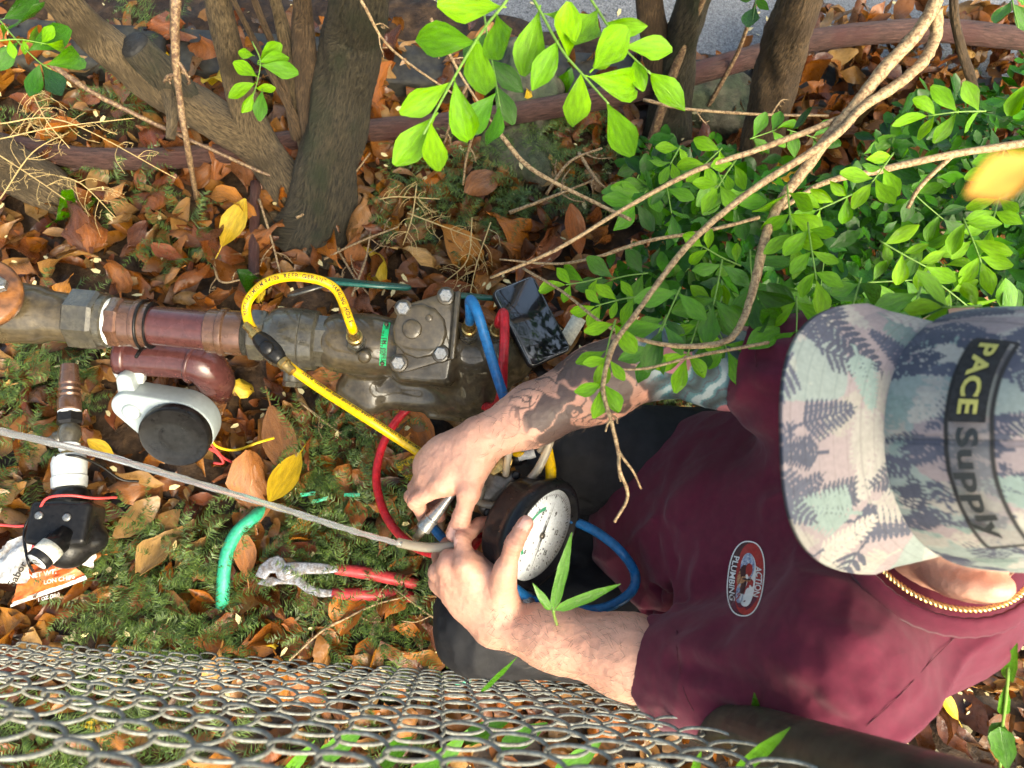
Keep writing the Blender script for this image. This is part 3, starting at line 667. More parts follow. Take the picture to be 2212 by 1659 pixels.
def twig(pts, rpx, m, label, side=0, seg=6, seed=0, name='dry_twig', sl=(.02, .05)):
    P = spline(PZ(pts), seg); r0 = rpx * pxm(P[0]); parts = [tube(P, [r0, r0 * .8, r0 * .6], 6, wob=.1)]; rg = np.random.default_rng(seed)
    for k in range(side):
        i = int(rg.uniform(.12, .98) * (len(P) - 2)); d = nrm(P[i + 1] - P[i]); s = nrm(np.cross(d, [0, 0, 1])) * (1 if k % 2 else -1)
        L = rg.uniform(*sl); q = P[i] + (d * .6 + s * .9 + np.array([0, 0, rg.normal(0, .3)])) * L * .5; e = q + (d * .9 + s * .5 + np.array([0, 0, rg.normal(0, .3)])) * L * .5
        parts.append(tube(spline([P[i], q, e], 3), [r0 * .5, r0 * .3], 4))
        for w in range(4):
            f = rg.uniform(.3, 1); b = P[i] + (e - P[i]) * f; parts.append(tube([b, b + nrm(np.array([rg.normal(), rg.normal(), rg.normal() * .6])) * .008], r0 * .28, 3))
    return obj(name, join(*parts), M[m], None, label, 'twig', TW)
twig([(110, 140, .22), (210, 205, .19), (330, 265, .15), (450, 320, .12), (560, 370, .07), (640, 400, .05)], 6, 'twig_dark', 'long straight dead stalk slanting across leaves above the pole', 0, seed=1)
twig([(380, -10, .42), (378, 110, .35), (388, 210, .28), (405, 320, .2), (425, 430, .06)], 11, 'twig_dark', 'flaky two-toned dead stem hanging in front of the pole', 2, seed=2)
for k, (a, b, c) in enumerate([((-10, 268, .16), (140, 262, .17), (380, 385, .15)), ((60, 180, .15), (100, 260, .16), (150, 320, .14)), ((0, 300, .15), (120, 275, .16), (290, 255, .14)), ((-10, 330, .13), (60, 375, .12), (140, 430, .10)), ((0, 430, .12), (70, 330, .13), (150, 285, .12)), ((130, 380, .12), (180, 400, .12), (250, 470, .08))]):
    twig([a, b, c], 1.5, 'twig_pale', LB1[k], 10, seed=10 + k, sl=(.02, .06))
for k, (a, b, c) in enumerate([((900, 400, .1), (890, 470, .1), (870, 530, .08)), ((820, 430, .09), (860, 425, .1), (950, 430, .09)), ((880, 460, .09), (960, 490, .1), (1040, 520, .09)), ((1020, 470, .12), (1010, 560, .12), (960, 610, .1)), ((1060, 480, .14), (1030, 570, .13), (1010, 660, .12))]):
    twig([a, b, c], 1.5, 'twig_pale', LB2[k], 9, seed=30 + k)
for k, pts in enumerate([[(690, 470, .03), (760, 590, .03), (800, 640, .03)], [(700, 560, .04), (770, 525, .05), (860, 490, .05)], [(560, 430, .06), (590, 530, .05), (610, 610, .04)], [(640, 470, .07), (720, 430, .06), (800, 330, .08)], [(760, 640, .04), (790, 560, .05), (800, 500, .05)],
                         [(650, 870, .03), (700, 910, .03), (770, 960, .03)], [(460, 560, .04), (480, 610, .04), (560, 590, .04)], [(700, 1360, .04), (800, 1310, .05), (870, 1290, .05)], [(620, 1430, .05), (700, 1360, .05), (760, 1330, .05)], [(1000, 1370, .05), (930, 1330, .05), (850, 1270, .05)]]):
    twig(pts, 3, 'twig', LB3[k], 2, seed=50 + k)
for k, pts in enumerate([[(930, 40, .35), (1000, 170, .28), (1080, 290, .22)], [(780, 0, .5), (850, 110, .42), (1020, 230, .3)], [(1010, 180, .25), (975, 260, .2), (960, 310, .15)], [(1040, 240, .2), (1010, 330, .1), (1000, 400, .05)], [(1250, 330, .12), (1290, 390, .12), (1330, 420, .1)], [(1180, 420, .08), (1230, 350, .12), (1300, 320, .12)], [(1100, 460, .08), (1180, 430, .1), (1280, 390, .1)], [(1390, 215, .3), (1480, 235, .32), (1640, 247, .34), (1790, 250, .35)]]):
    twig(pts, 4, 'twig', LB4[k], 2, seed=70 + k)

# ================================================================== materials for plumbing and tools
M['bronze'] = mat('wet_bronze', (.074, .056, .030), .4, metal=.05, var=.35, scale=45, bump=.14, bscale=260, col2=(.055, .043, .026), wet=.7)
M['bronze_grey'] = mat('grey_bronze', (.072, .064, .045), .34, metal=.1, var=.3, scale=60, bump=.16, bscale=300, col2=(.05, .046, .036), wet=.8)
M['pipe_brown'] = mat('brown_copper', (.115, .06, .034), .26, metal=.35, var=.2, scale=50, bump=.12, col2=(.12, .06, .04), wet=.8)
M['pipe_purple'] = mat('maroon_pipe', (.075, .026, .024), .24, metal=.1, var=.2, scale=40, bump=.15, wet=.8)
M['thread'] = mat('thread_steel', (.07, .068, .06), .4, metal=.5, var=.4, scale=90, wet=.4)
M['tape'] = mat('white_tape', (.72, .72, .68), .6, var=.2, scale=120, bump=.5, bscale=300)
M['brass'] = mat('brass', (.42, .28, .09), .32, metal=.85, var=.3, scale=90, col2=(.27, .19, .08))
M['steel'] = mat('zinc_steel', (.25, .255, .25), .36, metal=.7, var=.3, scale=140, col2=(.25, .24, .22))
M['green_plastic'] = mat('green_vinyl', (.012, .085, .065), .33, var=.15, scale=60, wet=.4)
M['black_rubber'] = mat('black_rubber', (.008, .008, .009), .42, var=.3, scale=80, bump=.08, wet=.25, spec=.3)
M['black_plastic'] = mat('black_plastic', (.010, .0095, .0095), .4, var=.4, scale=50, bump=.1, wet=.3, spec=.25)
M['yellow_hose'] = mat('yellow_hose', (.72, .45, .006), .34, var=.25, scale=80, bump=.08, bscale=600, col2=(.60, .36, .01), wet=.2)
M['red_hose'] = mat('red_hose', (.50, .018, .028), .35, var=.28, scale=60, col2=(.40, .016, .024), wet=.25)
M['blue_hose'] = mat('blue_hose', (.010, .115, .31), .35, var=.28, scale=60, col2=(.012, .10, .25), wet=.25)
M['print_black'] = mat('print_black', (.03, .022, .01), .6, var=.1)
M['tag_green'] = mat('tag_green', (.01, .42, .14), .4, var=.15, scale=120)
M['grey_plastic'] = mat('pale_grey_plastic', (.33, .38, .385), .45, var=.08, scale=40, bump=.05)
M['white_plastic'] = mat('white_plastic', (.58, .60, .58), .4, var=.12, scale=60)
M['wire_red'] = mat('red_wire', (.60, .06, .06), .4, var=.1); M['wire_yellow'] = mat('yellow_wire', (.68, .46, .01), .4, var=.1)
M['foil'] = mat('orange_packet', (.60, .085, .018), .3, var=.3, scale=50, bump=.5, bscale=60, col2=(.42, .13, .03), wet=.3)
M['foil_white'] = mat('white_packet', (.62, .62, .60), .35, var=.35, scale=60, bump=.6, bscale=70, col2=(.42, .36, .30))
M['hose_green'] = mat('teal_hose', (.03, .36, .20), .45, var=.25, scale=80, bump=.2)
M['grip_red'] = mat('red_grip', (.42, .04, .045), .45, var=.35, scale=60, wet=.2)
M['plier_steel'] = mat('worn_steel', (.34, .34, .36), .4, metal=.5, var=.35, scale=150, bump=.2, bscale=300, col2=(.20, .175, .16), wet=.2)
M['screen'] = mat('phone_glass', (.006, .006, .008), .05, var=.1, rvar=.02, coat=1.0, spec=.9)
M['case'] = mat('phone_case', (.012, .012, .014), .3, var=.1, wet=.4)
M['paper'] = mat('paper_tag', (.62, .60, .50), .8, var=.25, scale=100)
M['dial'] = mat('dial_face', (.80, .84, .86), .35, var=.12, scale=160, col2=(.72, .76, .78), wet=.6)
M['bracket'] = mat('bracket_steel', (.11, .095, .075), .36, metal=.4, var=.3, scale=60, bump=.15, wet=.4)
def glassy(name, col, rough=.08, ior=1.35, mixw=.55):
    m = bpy.data.materials.new(name); m.use_nodes = True; t = m.node_tree; b = t.nodes['Principled BSDF']; b.inputs['Base Color'].default_value = (*col, 1); b.inputs['Roughness'].default_value = rough
    b.inputs['Transmission Weight'].default_value = mixw; b.inputs['IOR'].default_value = ior; b.inputs['Coat Weight'].default_value = .5; b.inputs['Coat Roughness'].default_value = .05
    n = t.nodes.new('ShaderNodeTexNoise'); n.inputs['Scale'].default_value = 300; bp = t.nodes.new('ShaderNodeBump'); bp.inputs['Strength'].default_value = .3; bp.inputs['Distance'].default_value = .001
    t.links.new(n.outputs[0], bp.inputs['Height']); t.links.new(bp.outputs[0], b.inputs['Normal']); return m
M['clear_tube'] = glassy('clear_tubing', (.55, .48, .36), .12, 1.3, .6)
M['water'] = glassy('water_jet', (.9, .9, .88), .08, 1.2, .88)

# ================================================================== backflow preventer
ZV = .30
def vax(u): return 672 + u * .0935
def axp(u): return U(u, vax(u), ZV)
AX = nrm(axp(1100) - axp(0)); AO = axp(0); VN = nrm(CAM - axp(700)); VN = nrm(VN - (VN @ AX) * AX); VS = np.cross(VN, AX)   # towards the viewer, and across
def al(u): return float((axp(u) - AO) @ AX)
def rp(px, u): return px * pxm(axp(u))
bfp = thing('backflow_preventer', 'wet brown bronze backflow preventer assembly with couplings, tag and test cocks', 'valve', U(600, 730, 0))
def sec(name, prof, m, flat=None, label=None, n=36):
    pr = [(al(u), rp(r, u)) for u, r in prof]
    return obj(name, lathe(AO, AX, pr, n, x=VN, flat=flat), M[m], bfp, label, auto=28)
sec('inlet_body', [(-90, 60), (-20, 68), (10, 69), (95, 62), (112, 54), (168, 52)], 'bronze')
sec('union_nut', [(160, 60), (166, 67), (216, 67), (224, 62)], 'bronze_grey', 8)
sec('union_ring', [(216, 54), (219, 57), (238, 57), (241, 53)], 'bronze_grey')
sec('thread_tape', [(236, 50), (240, 52), (243, 50.5), (246, 52), (250, 50)], 'tape', label='white thread sealing tape wound on the joint')
sec('adapter_nut', [(246, 54), (250, 56), (268, 56), (273, 52)], 'pipe_brown', 8)
sec('press_coupling', [(271, 48), (274, 51), (296, 50), (299, 54), (304, 55), (309, 54), (312, 50), (318, 49), (328, 51), (330, 48)], 'pipe_brown')
sec('black_seal', [(328, 50), (329, 52), (331, 50)], 'black_rubber')
sec('pipe', [(326, 43), (456, 43)], 'pipe_purple', label='short maroon length of pipe between two couplings')
sec('press_coupling', [(450, 44), (453, 48), (476, 48), (479, 52), (486, 53), (491, 52), (494, 48), (512, 49), (530, 47)], 'pipe_brown')
sec('threaded_end', [(527, 45)] + [(529 + i * 1.6, 46 if i % 2 else 43.5) for i in range(14)] + [(552, 44)], 'thread')
sec('valve_nut', [(545, 54), (549, 58), (572, 58), (578, 54)], 'bronze_grey', 8)
sec('ball_valve', [(574, 50), (580, 52), (590, 60), (602, 65), (640, 67), (653, 66.5), (655, 65), (657, 66.5), (684, 65), (690, 58)], 'bronze_grey')
sec('valve_nut', [(685, 54), (689, 59), (714, 59), (719, 55)], 'bronze_grey', 8)
sec('threaded_end', [(716, 52)] + [(718 + i * 1.5, 55 if i % 2 else 52.5) for i in range(12)] + [(738, 52)], 'thread')
# cast body
def bp(u, du, z): return U(u, vax(u) + du, z)
mpx = pxm(axp(900)); Bx = np.array([AX, VS, VN])
pr = [s_cone(axp(738), axp(800), 64 * mpx, 64 * mpx, .006), s_cone(axp(795), axp(1040), 58 * mpx, 60 * mpx, .02),
      s_box(axp(925) + VN * .012, Bx, (62 * mpx, 70 * mpx, 52 * mpx), .012, .02), s_cone(axp(1040), axp(1100) - VN * .03, 62 * mpx, 58 * mpx, .02),
      s_cone(bp(765, 95, .235), bp(1040, 92, .235), 40 * mpx, 44 * mpx, .02), s_cone(bp(790, 60, .25), bp(800, 120, .235), 34 * mpx, 32 * mpx, .02),
      s_ell(bp(1010, 70, .26), Bx, (60 * mpx, 56 * mpx, 60 * mpx), .03), s_cone(bp(1050, 60, .26), bp(1060, 110, .22), 46 * mpx, 40 * mpx, .02),
      s_box(bp(980, 130, .225), Bx, (60 * mpx, 16 * mpx, 22 * mpx), .006, .01), s_cone(bp(960, 80, .235), bp(960, 80, .12), 40 * mpx, 34 * mpx, .02)]
V, Fq = surface(pr, .0028); V = relax(V, Fq, 2)
obj('cast_body', (V, Fq), M['bronze'], bfp, 'cast bronze check valve body')
# cover plate with four bolts
ccx = axp(913) + VN * (.012 + 54 * mpx)
def cv(u, v):   # reading pixel -> cover plane coordinates
    d = ray(u, v); t = ((ccx - CAM) @ VN) / (d @ VN); p = CAM + d * t; return float((p - ccx) @ AX), float((p - ccx) @ VS)
out = [cv(*q) for q in [(852, 792), (858, 742), (862, 668), (872, 652), (890, 655), (945, 638), (962, 626), (982, 634), (986, 660), (986, 760), (976, 778), (955, 782), (885, 802), (862, 806)]]
if sum(out[i][0] * out[(i + 1) % len(out)][1] - out[(i + 1) % len(out)][0] * out[i][1] for i in range(len(out))) < 0: out = out[::-1]
cov = obj('cover_plate', slab(out, ccx, AX, VS, VN, .010, .003), M['bronze'], bfp, 'bolted cover plate', auto=35)
def disc_on(c, r, h, n=28, mm='bronze', nm='boss', par=None, dome=.6):
    return obj(nm, lathe(c, VN, [(-.004, r), (h * .5, r), (h * .85, r * .96), (h, r * .86), (h * 1.06, r * .3)], n), M[mm], par or bfp, auto=50)
x, y = cv(908, 716); rb = 56 * mpx
disc_on(ccx + AX * x + VS * y + VN * .010, rb, .004, 12, nm='raised_face', par=cov)
x, y = cv(892, 712); disc_on(ccx + AX * x + VS * y + VN * .014, 20 * mpx, .005, 24, nm='center_boss', par=cov)
x, y = cv(928, 688); disc_on(ccx + AX * x + VS * y + VN * .014, 8 * mpx, .003, 6, nm='cast_mark', par=cov)
for (u, v) in [(873, 668), (964, 641), (953, 764), (863, 784)]:
    x, y = cv(u, v); c = ccx + AX * x + VS * y + VN * .010
    disc_on(c, 19 * mpx, .0035, 20, 'bronze', 'washer', cov); obj('bolt', lathe(c + VN * .003, VN, [(0, 14 * mpx), (.008, 14 * mpx), (.009, 12 * mpx)], flat=6), M['steel'], cov, auto=30)
obj('cover_rib', box(ccx + AX * cv(984, 705)[0] + VS * cv(984, 705)[1] + VN * .012, AX, VS, VN, .004, 70 * mpx, .012, .003), M['bronze'], cov)
# green printed tag
tc_ = axp(829) + VN * (rp(66, 829)); 
def tagpt(a, b, off):     # wrap on a cylinder of radius rr about the axis
    rr = rp(62, 829) + off; th = b / rr; return axp(829) + AX * a + rr * (math.cos(th) * VN + math.sin(th) * VS)
def wrap(V2, Fc, off, shift=(0, 0), th=None): return [tagpt(x + shift[0], y + shift[1], off) for x, y in V2], Fc
tw, tl = 14 * mpx, 52 * mpx
g = [(a, b) for b in np.linspace(-tl * .8, tl * 1.15, 14) for a in (-tw, 0, tw)]
gf = [(i * 3 + j, i * 3 + j + 1, i * 3 + j + 4, i * 3 + j + 3) for i in range(13) for j in (0, 1)]
tagp = obj('name_tag', wrap(g, gf, .0025), M['tag_green'], bfp, 'bright green printed name tag')
for s_, sz, dx, dy in (('LF909  M1', .0080, .55, -.1), ('RP', .006, .6, .88), ('WATTS 1 1/2"', .0056, .1, .2), ('SIZE  MAX PRESS 175 PSI', .0030, -.35, .2), ('33-180 F  PAT. SER.NO', .0026, -.6, .2)):
    V2, Fc = text_shape(s_, sz, .0001); V2 = np.stack([-V2[:, 1] * -1 + tw * dx, V2[:, 0] + tl * dy], -1) if False else np.stack([V2[:, 1] + tw * dx, -V2[:, 0] * -1 + tl * dy], -1)
    V2[:, 1] = tl * dy + (V2[:, 1] - tl * dy); obj('lettering', wrap(V2, Fc, .0030), M['print_black'], tagp, smooth=False)
for dy in (-.68, 1.02):
    c = tagpt(tw * .45, tl * dy, .002); nn = nrm(c - (AO + AX * ((c - AO) @ AX))); obj('rivet', lathe(c, nn, [(0, .0035), (.002, .003), (.0028, .0012)], 14), M['bronze'], tagp)
# test cocks with brass hose ends
Zup = np.array([0, 0, 1.])
def cock(base, hgt, name='test_cock', up=None, sc=1.0):
    a = nrm(up) if up is not None else Zup; r = .0105 * sc
    c = obj(name, join(hexnut(base, a, 0, .014, r * 1.35), lathe(base, a, [(.012, r), (.02, r), (.022, r * .8), (hgt * .5, r * .8)], 20)), M['bronze_grey'], bfp, auto=30)
    return c, base + a * hgt * .5
c1, e1 = cock(U(772, 748, ZV + .035), .055); c2, e2 = cock(U(1012, 728, ZV + .04), .05); c3, e3 = cock(U(1072, 728, ZV + .03), .04)
obj('cock_screw', lathe(U(790, 765, ZV + .045), nrm(VS * -.4 + VN), [(0, .009), (.012, .009), (.014, .006)], 20), M['bronze'], c1)
# lever handles, stem
st = axp(640) - VS * rp(66, 640) * .9
obj('valve_stem', join(lathe(axp(640), -VS, [(0, .018), (rp(72, 640), .018), (rp(74, 640), .014), (rp(92, 640), .014)], 20), hexnut(axp(640), -VS, rp(92, 640), rp(104, 640), .014)), M['bronze_grey'], bfp, auto=30)
def lever(p0, p1, w, th, name, label, m='green_plastic', nn=None):
    p0, p1 = np.asarray(p0), np.asarray(p1); ex = nrm(p1 - p0); L = np.linalg.norm(p1 - p0); nz = nn if nn is not None else Zup; nz = nrm(nz - (nz @ ex) * ex); ey = np.cross(nz, ex)
    o = [(0, -w), (L * .95, -w * .8), (L, -w * .3), (L, w * .3), (L * .95, w * .8), (0, w), (-w, w * .6), (-w, -w * .6)]
    return obj(name, slab(o, p0 - nz * th / 2, ex, ey, nz, th, th * .35, 3), M[m], bfp, label)
hn = nrm(VS * -1 + VN * .25)
lever(U(705, 606, .33), U(888, 622, .33), .011, .006, 'lever_handle', 'long green vinyl lever handle', nn=nrm(Zup * .5 + CU * .9))
lever(U(640, 632, .32), U(712, 612, .33), .012, .004, 'lever_arm', None, 'thread', nn=nrm(Zup * .5 + CU * .9))
lever(U(972, 636, .31), U(1075, 645, .31), .010, .005, 'lever_handle', 'green lever handle tip behind the cover', nn=nrm(Zup * .5 + CU * .9))
# lower maroon pipe and elbow going to ground
P = spline([U(268, 768, .185), U(330, 772, .185), U(400, 778, .185), U(440, 790, .18), U(462, 815, .15), U(466, 835, .09), U(466, 845, -.03)], 6)
obj('lower_pipe', tube(P, [.030, .030, .030, .031, .031, .031, .031], 28), M['pipe_purple'], bfp, 'maroon lower pipe with elbow turning to the ground')
obj('lower_coupling', tube(spline([U(262, 766, .185), U(285, 769, .185)], 3), .034, 28), M['pipe_purple'], bfp); obj('lower_ring', tube(spline([U(418, 782, .184), U(424, 784, .184)], 3), .034, 28), M['pipe_purple'], bfp)
obj('cable_tie', tube(spline([axp(312) + .034 * (VN * math.cos(a) + VS * math.sin(a)) for a in np.linspace(-2.9, 2.6, 20)], 3), .0022, 6), M['black_plastic'], bfp, 'black cable tie round the coupling')
obj('cable_tie_end', tube([axp(312) - VS * .034 + VN * .004, axp(314) - VS * .046 + VN * .022], [.003, .0024], 6), M['black_plastic'], bfp)
obj('flange_wheel', lathe(U(-40, 640, .36), nrm(Zup + CR * .25), [(0, .046), (.004, .05), (.014, .05), (.018, .046), (.019, .02)], 36), mat('rusty_orange', (.22, .09, .03), .4, var=.4, scale=40, col2=(.10, .05, .03), wet=.5), bfp, 'rusty orange brown flange of the next valve')
obj('flange_bolt', lathe(U(0, 618, .385), nrm(Zup + CR * .25), [(0, .010), (.010, .010), (.012, .008)], flat=6), M['steel'], bfp, auto=30)
ttl, ttf = text_shape('1 1/2', .018, .0004)
def onvalve(V2, Fc, uc, ang, rpx, off): 
    rr = rp(rpx, uc) + off; return [axp(uc) + AX * x + rr * (math.cos(ang - y / rr) * VN + math.sin(ang - y / rr) * VS) for x, y in V2], Fc
obj('cast_lettering', onvalve(np.stack([ttl[:, 1], -ttl[:, 0]], -1) * np.array([1, 1]), ttf, 622, .1, 66.5, .0012), M['bronze_grey'], bfp, smooth=False)
ttl, ttf = text_shape('BRV', .014, .0004); obj('cast_lettering', onvalve(np.stack([ttl[:, 1], -ttl[:, 0]], -1), ttf, 668, .1, 66, .0012), M['bronze_grey'], bfp, smooth=False)

# ================================================================== hoses
def hose(name, pts, r, m, label, seg=8, n=14):
    P = spline(pts, seg); t = thing(name, label, 'hose', (P[len(P) // 2][0], P[len(P) // 2][1], 0), 'gauge test hoses'); obj('tube', tube(P, r, n), M[m], t); return t, P
def hose_text(t, P, r, s, size, i0, ang, m='print_black', flip=1):
    T, N, B = frames(P); S = np.concatenate([[0], np.cumsum(np.linalg.norm(np.diff(P, axis=0), axis=1))])
    V2, Fc = text_shape(s, size, .00015, 1.15, 2); x = V2[:, 0] * flip - (V2[:, 0] * flip).min() + i0; y = V2[:, 1] * flip; out = []
    for a, b in zip(x, y):
        p = np.array([np.interp(a, S, P[:, k]) for k in range(3)]); i = min(len(P) - 1, int(np.searchsorted(S, a)))
        v = nrm(CAM - p); v = nrm(v - (v @ T[i]) * T[i]); w = np.cross(v, T[i]); th = ang + b / r
        out.append(p + (r + .0004) * (math.cos(th) * v + math.sin(th) * w))
    obj('lettering', (out, Fc), M[m], t, smooth=False)
def ferrule(t, p, d, L=.03, r=.0075, m='brass', name='brass_end'):
    return obj(name, lathe(p, d, [(0, r * 1.25), (L * .3, r * 1.3), (L * .34, r * 1.05), (L * .45, r * 1.05), (L * .5, r * .95), (L, r * .9)], 20), M[m], t, auto=35)
HR = .0062
zb = e1[2]
yh, YP = hose('charging_hose', [e1 + Zup * .025, e1 + Zup * .055, U(722, 622, .42), U(650, 598, .44), U(580, 608, .43), U(536, 650, .41), U(536, 692, .40), U(560, 728, .40), U(598, 768, .40), U(640, 803, .39), U(700, 845, .38), U(780, 896, .39), U(860, 948, .37), U(925, 990, .36), U(985, 1030, .36)], HR, 'yellow_hose', 'yellow charging hose with black print looping from the left test cock')
ferrule(yh, e1, Zup, .034, .0085)
S = np.concatenate([[0], np.cumsum(np.linalg.norm(np.diff(YP, axis=0), axis=1))])
hose_text(yh, YP[::-1], HR, 'YUTE PREMIUM R410a  REFRIGERANT CHARGING HOSE', .0072, float(S[-1] - .235), .15)
hose_text(yh, YP[::-1], HR, 'PREMIUM R410a REFRIGERANT CHARGING HOSE 800PSI WP 4000PSI BURST', .0050, .055, -.7)
i = int(np.argmin([np.linalg.norm(q - U(585, 752, .40)) for q in YP])); d = nrm(YP[i + 2] - YP[i - 2])
obj('shutoff_valve', join(lathe(YP[i] - d * .026, d, [(0, .007), (.006, .0105), (.016, .0125), (.034, .0125), (.044, .010), (.05, .007)], 20), lathe(YP[i], nrm(CN), [(-.012, .009), (.013, .009), (.016, .007)], 16)), M['black_plastic'], yh, 'black in-line shutoff valve')
ferrule(yh, YP[i] - d * .024, -d, .022, .0068); ferrule(yh, YP[i] + d * .024, d, .020, .0068)
bh, BP = hose('blue_test_hose', [e2 + Zup * .02, e2 + Zup * .048, U(1016, 648, .44), U(1030, 672, .445), U(1050, 735, .43), U(1068, 795, .42), U(1086, 850, .41), U(1105, 905, .40), U(1130, 960, .42)], .0068, 'blue_hose', 'blue hose arching down from the middle test cock')
ferrule(bh, e2, Zup, .032, .0085)
rh, RP = hose('red_test_hose', [e3 + Zup * .02, e3 + Zup * .04, U(1088, 676, .40), U(1090, 720, .40), U(1087, 790, .385), U(1083, 850, .35), U(1066, 878, .30), U(1030, 873, .25), U(985, 860, .22), U(940, 858, .19), U(880, 884, .17), U(834, 945, .16), U(813, 1020, .16), U(822, 1085, .18), U(850, 1140, .21), U(895, 1180, .25), U(950, 1198, .29), U(1010, 1190, .33), U(1040, 1150, .38)], .0066, 'red_hose', 'red hose with wide loop on the ferns')
ferrule(rh, e3, Zup, .028, .0085)
hose('blue_loop_hose', [U(1215, 1118, .385), U(1245, 1128, .39), U(1290, 1150, .40), U(1340, 1190, .41), U(1372, 1240, .40), U(1362, 1280, .40), U(1310, 1312, .40), U(1250, 1318, .40), U(1195, 1310, .40), U(1150, 1297, .41), U(1110, 1270, .43)], .0060, 'blue_hose', 'blue hose loop resting on the black trousers')
hose('yellow_loop_hose', [U(1130, 905, .43), U(1165, 925, .44), U(1183, 975, .44), U(1190, 1030, .44), U(1180, 1080, .44)], .0066, 'yellow_hose', 'short yellow hose length beside the gauge under the forearm')
hose('blue_end_hose', [U(925, 1125, .36), U(945, 1150, .37), U(975, 1180, .38), U(1020, 1200, .38)], .0060, 'blue_hose', 'short blue hose end between the two hands')

# ================================================================== telephone and paper
tl_, tr_, br_, bl_ = U(1057, 628, .335), U(1143, 602, .325), U(1243, 747, .305), U(1151, 798, .315)
ex = nrm((tr_ - tl_) + (br_ - bl_)); ey = nrm((tl_ - bl_) + (tr_ - br_)); ez = nrm(np.cross(ex, ey)); ey = np.cross(ez, ex)
w = (np.linalg.norm(tr_ - tl_) + np.linalg.norm(br_ - bl_)) / 4; h = (np.linalg.norm(tl_ - bl_) + np.linalg.norm(tr_ - br_)) / 4; pc = (tl_ + tr_ + br_ + bl_) / 4
ph = thing('smartphone', 'black smartphone in a dark case lying screen up beside the valve', 'phone', pc)
def rrect(w, h, r, n=6): return [(sx * (w - r) + r * math.cos(a), sy * (h - r) + r * math.sin(a)) for sx, sy, a0 in ((1, 1, 0), (-1, 1, 90), (-1, -1, 180), (1, -1, 270)) for a in np.radians(np.linspace(a0, a0 + 90, n))]
obj('case', slab(rrect(w, h, .009), pc - ez * .010, ex, ey, ez, .011, .0022, 3), M['case'], ph, auto=60)
obj('metal_frame', slab(rrect(w * .955, h * .975, .008), pc - ez * .002, ex, ey, ez, .0034, .0006), M['steel'], ph)
scr = obj('screen', slab(rrect(w * .93, h * .962, .0075), pc, ex, ey, ez, .0018, .0003), M['screen'], ph)
obj('front_camera', lathe(pc + ey * h * .9 + ez * .0018, ez, [(0, .0022), (.0003, .0022), (.0003, .001)], 16), M['case'], ph)
P0 = [U(1222, 672, .2), U(1250, 686, .2), U(1252, 740, .19), U(1225, 728, .19)]
P0 = [U(1228, 700, .22), U(1252, 722, .22), U(1248, 738, .22), U(1215, 690, .22)]
pv = box(U(1236, 712, .20), nrm(CR + CU * -.6), nrm(CU + CR * .6), CN, .012, .024, .0006)
obj('paper_tag', pv, M['paper'], None, 'small white paper tag tucked behind the phone', 'tag')

# ================================================================== grey device with round black cap
e = nrm(CN * .8 - CU * .45 + CR * .05); gx = nrm(CR - (CR @ e) * e); gy = np.cross(e, gx); gc = U(383, 935, .15); k = pxm(gc)
gd = thing('sensor_unit', 'pale grey plastic clamp unit with big round black cap', 'sensor', U(383, 940, 0))
def hull2(c1, r1, c2, r2):
    c1, c2 = np.array(c1), np.array(c2); pts = [tuple(c1 + r1 * np.array([math.cos(a), math.sin(a)])) for a in np.linspace(0, 6.283, 60)[:-1]] + [tuple(c2 + r2 * np.array([math.cos(a), math.sin(a)])) for a in np.linspace(0, 6.283, 30)[:-1]]
    pts = sorted(set(pts)); lo, up = [], []
    cr = lambda o, a, b: (a[0] - o[0]) * (b[1] - o[1]) - (a[1] - o[1]) * (b[0] - o[0])
    for p in pts:
        while len(lo) > 1 and cr(lo[-2], lo[-1], p) <= 0: lo.pop()
        lo.append(p)
    for p in pts[::-1]:
        while len(up) > 1 and cr(up[-2], up[-1], p) <= 0: up.pop()
        up.append(p)
    return lo[:-1] + up[:-1]
obj('housing', slab(hull2((0, 0), 74 * k, (-92 * k, 62 * k), 34 * k), gc - e * .05, gx, gy, e, .046, .004, 3), M['grey_plastic'], gd, auto=40)
obj('black_cap', lathe(gc - e * .006, e, [(0, 70 * k), (.006, 74 * k), (.020, 73 * k), (.0225, 70 * k), (.0215, 66 * k), (.021, 30 * k)], 48), M['black_plastic'], gd, auto=40)
obj('round_button', lathe(gc + gx * -86 * k + gy * 52 * k - e * .008, e, [(0, 20 * k), (.006, 19 * k), (.008, 15 * k), (.0085, 5 * k)], 28), M['grey_plastic'], gd)
obj('pivot_arm', slab(hull2((-95 * k, 62 * k), 20 * k, (-92 * k, 118 * k), 16 * k), gc - e * .045, gx, gy, e, .03, .003), M['grey_plastic'], gd)
cc = U(285, 795, .18)
for sx in (-1, 1): obj('clip_jaw', slab([(sx * .004, -.022), (sx * .018, -.020), (sx * .023, .0), (sx * .022, .014), (sx * .008, .016), (sx * .006, .0)][::sx], cc, gx, gy, e, .016, .002), M['white_plastic'], gd)
obj('clip_bridge', box(cc - gy * .004, gx, gy, e, .016, .016, .006, .002), M['grey_plastic'], gd)
for nm, m, pts, lb in (('signal_wire', 'wire_yellow', [(452, 945, .11), (470, 965, .09), (510, 972, .07), (560, 955, .06), (592, 946, .05)], 'yellow wire trailing from the grey unit'), ('signal_wire', 'wire_red', [(445, 965, .11), (470, 980, .08), (482, 1000, .06), (462, 1000, .05)], 'pink red wire curl under the black cap'), ('signal_wire', 'wire_red', [(452, 955, .11), (478, 985, .07), (500, 998, .05)], None)):
    obj(nm, tube(spline(PZ(pts), 6), .0022, 8), M[m], gd, lb)

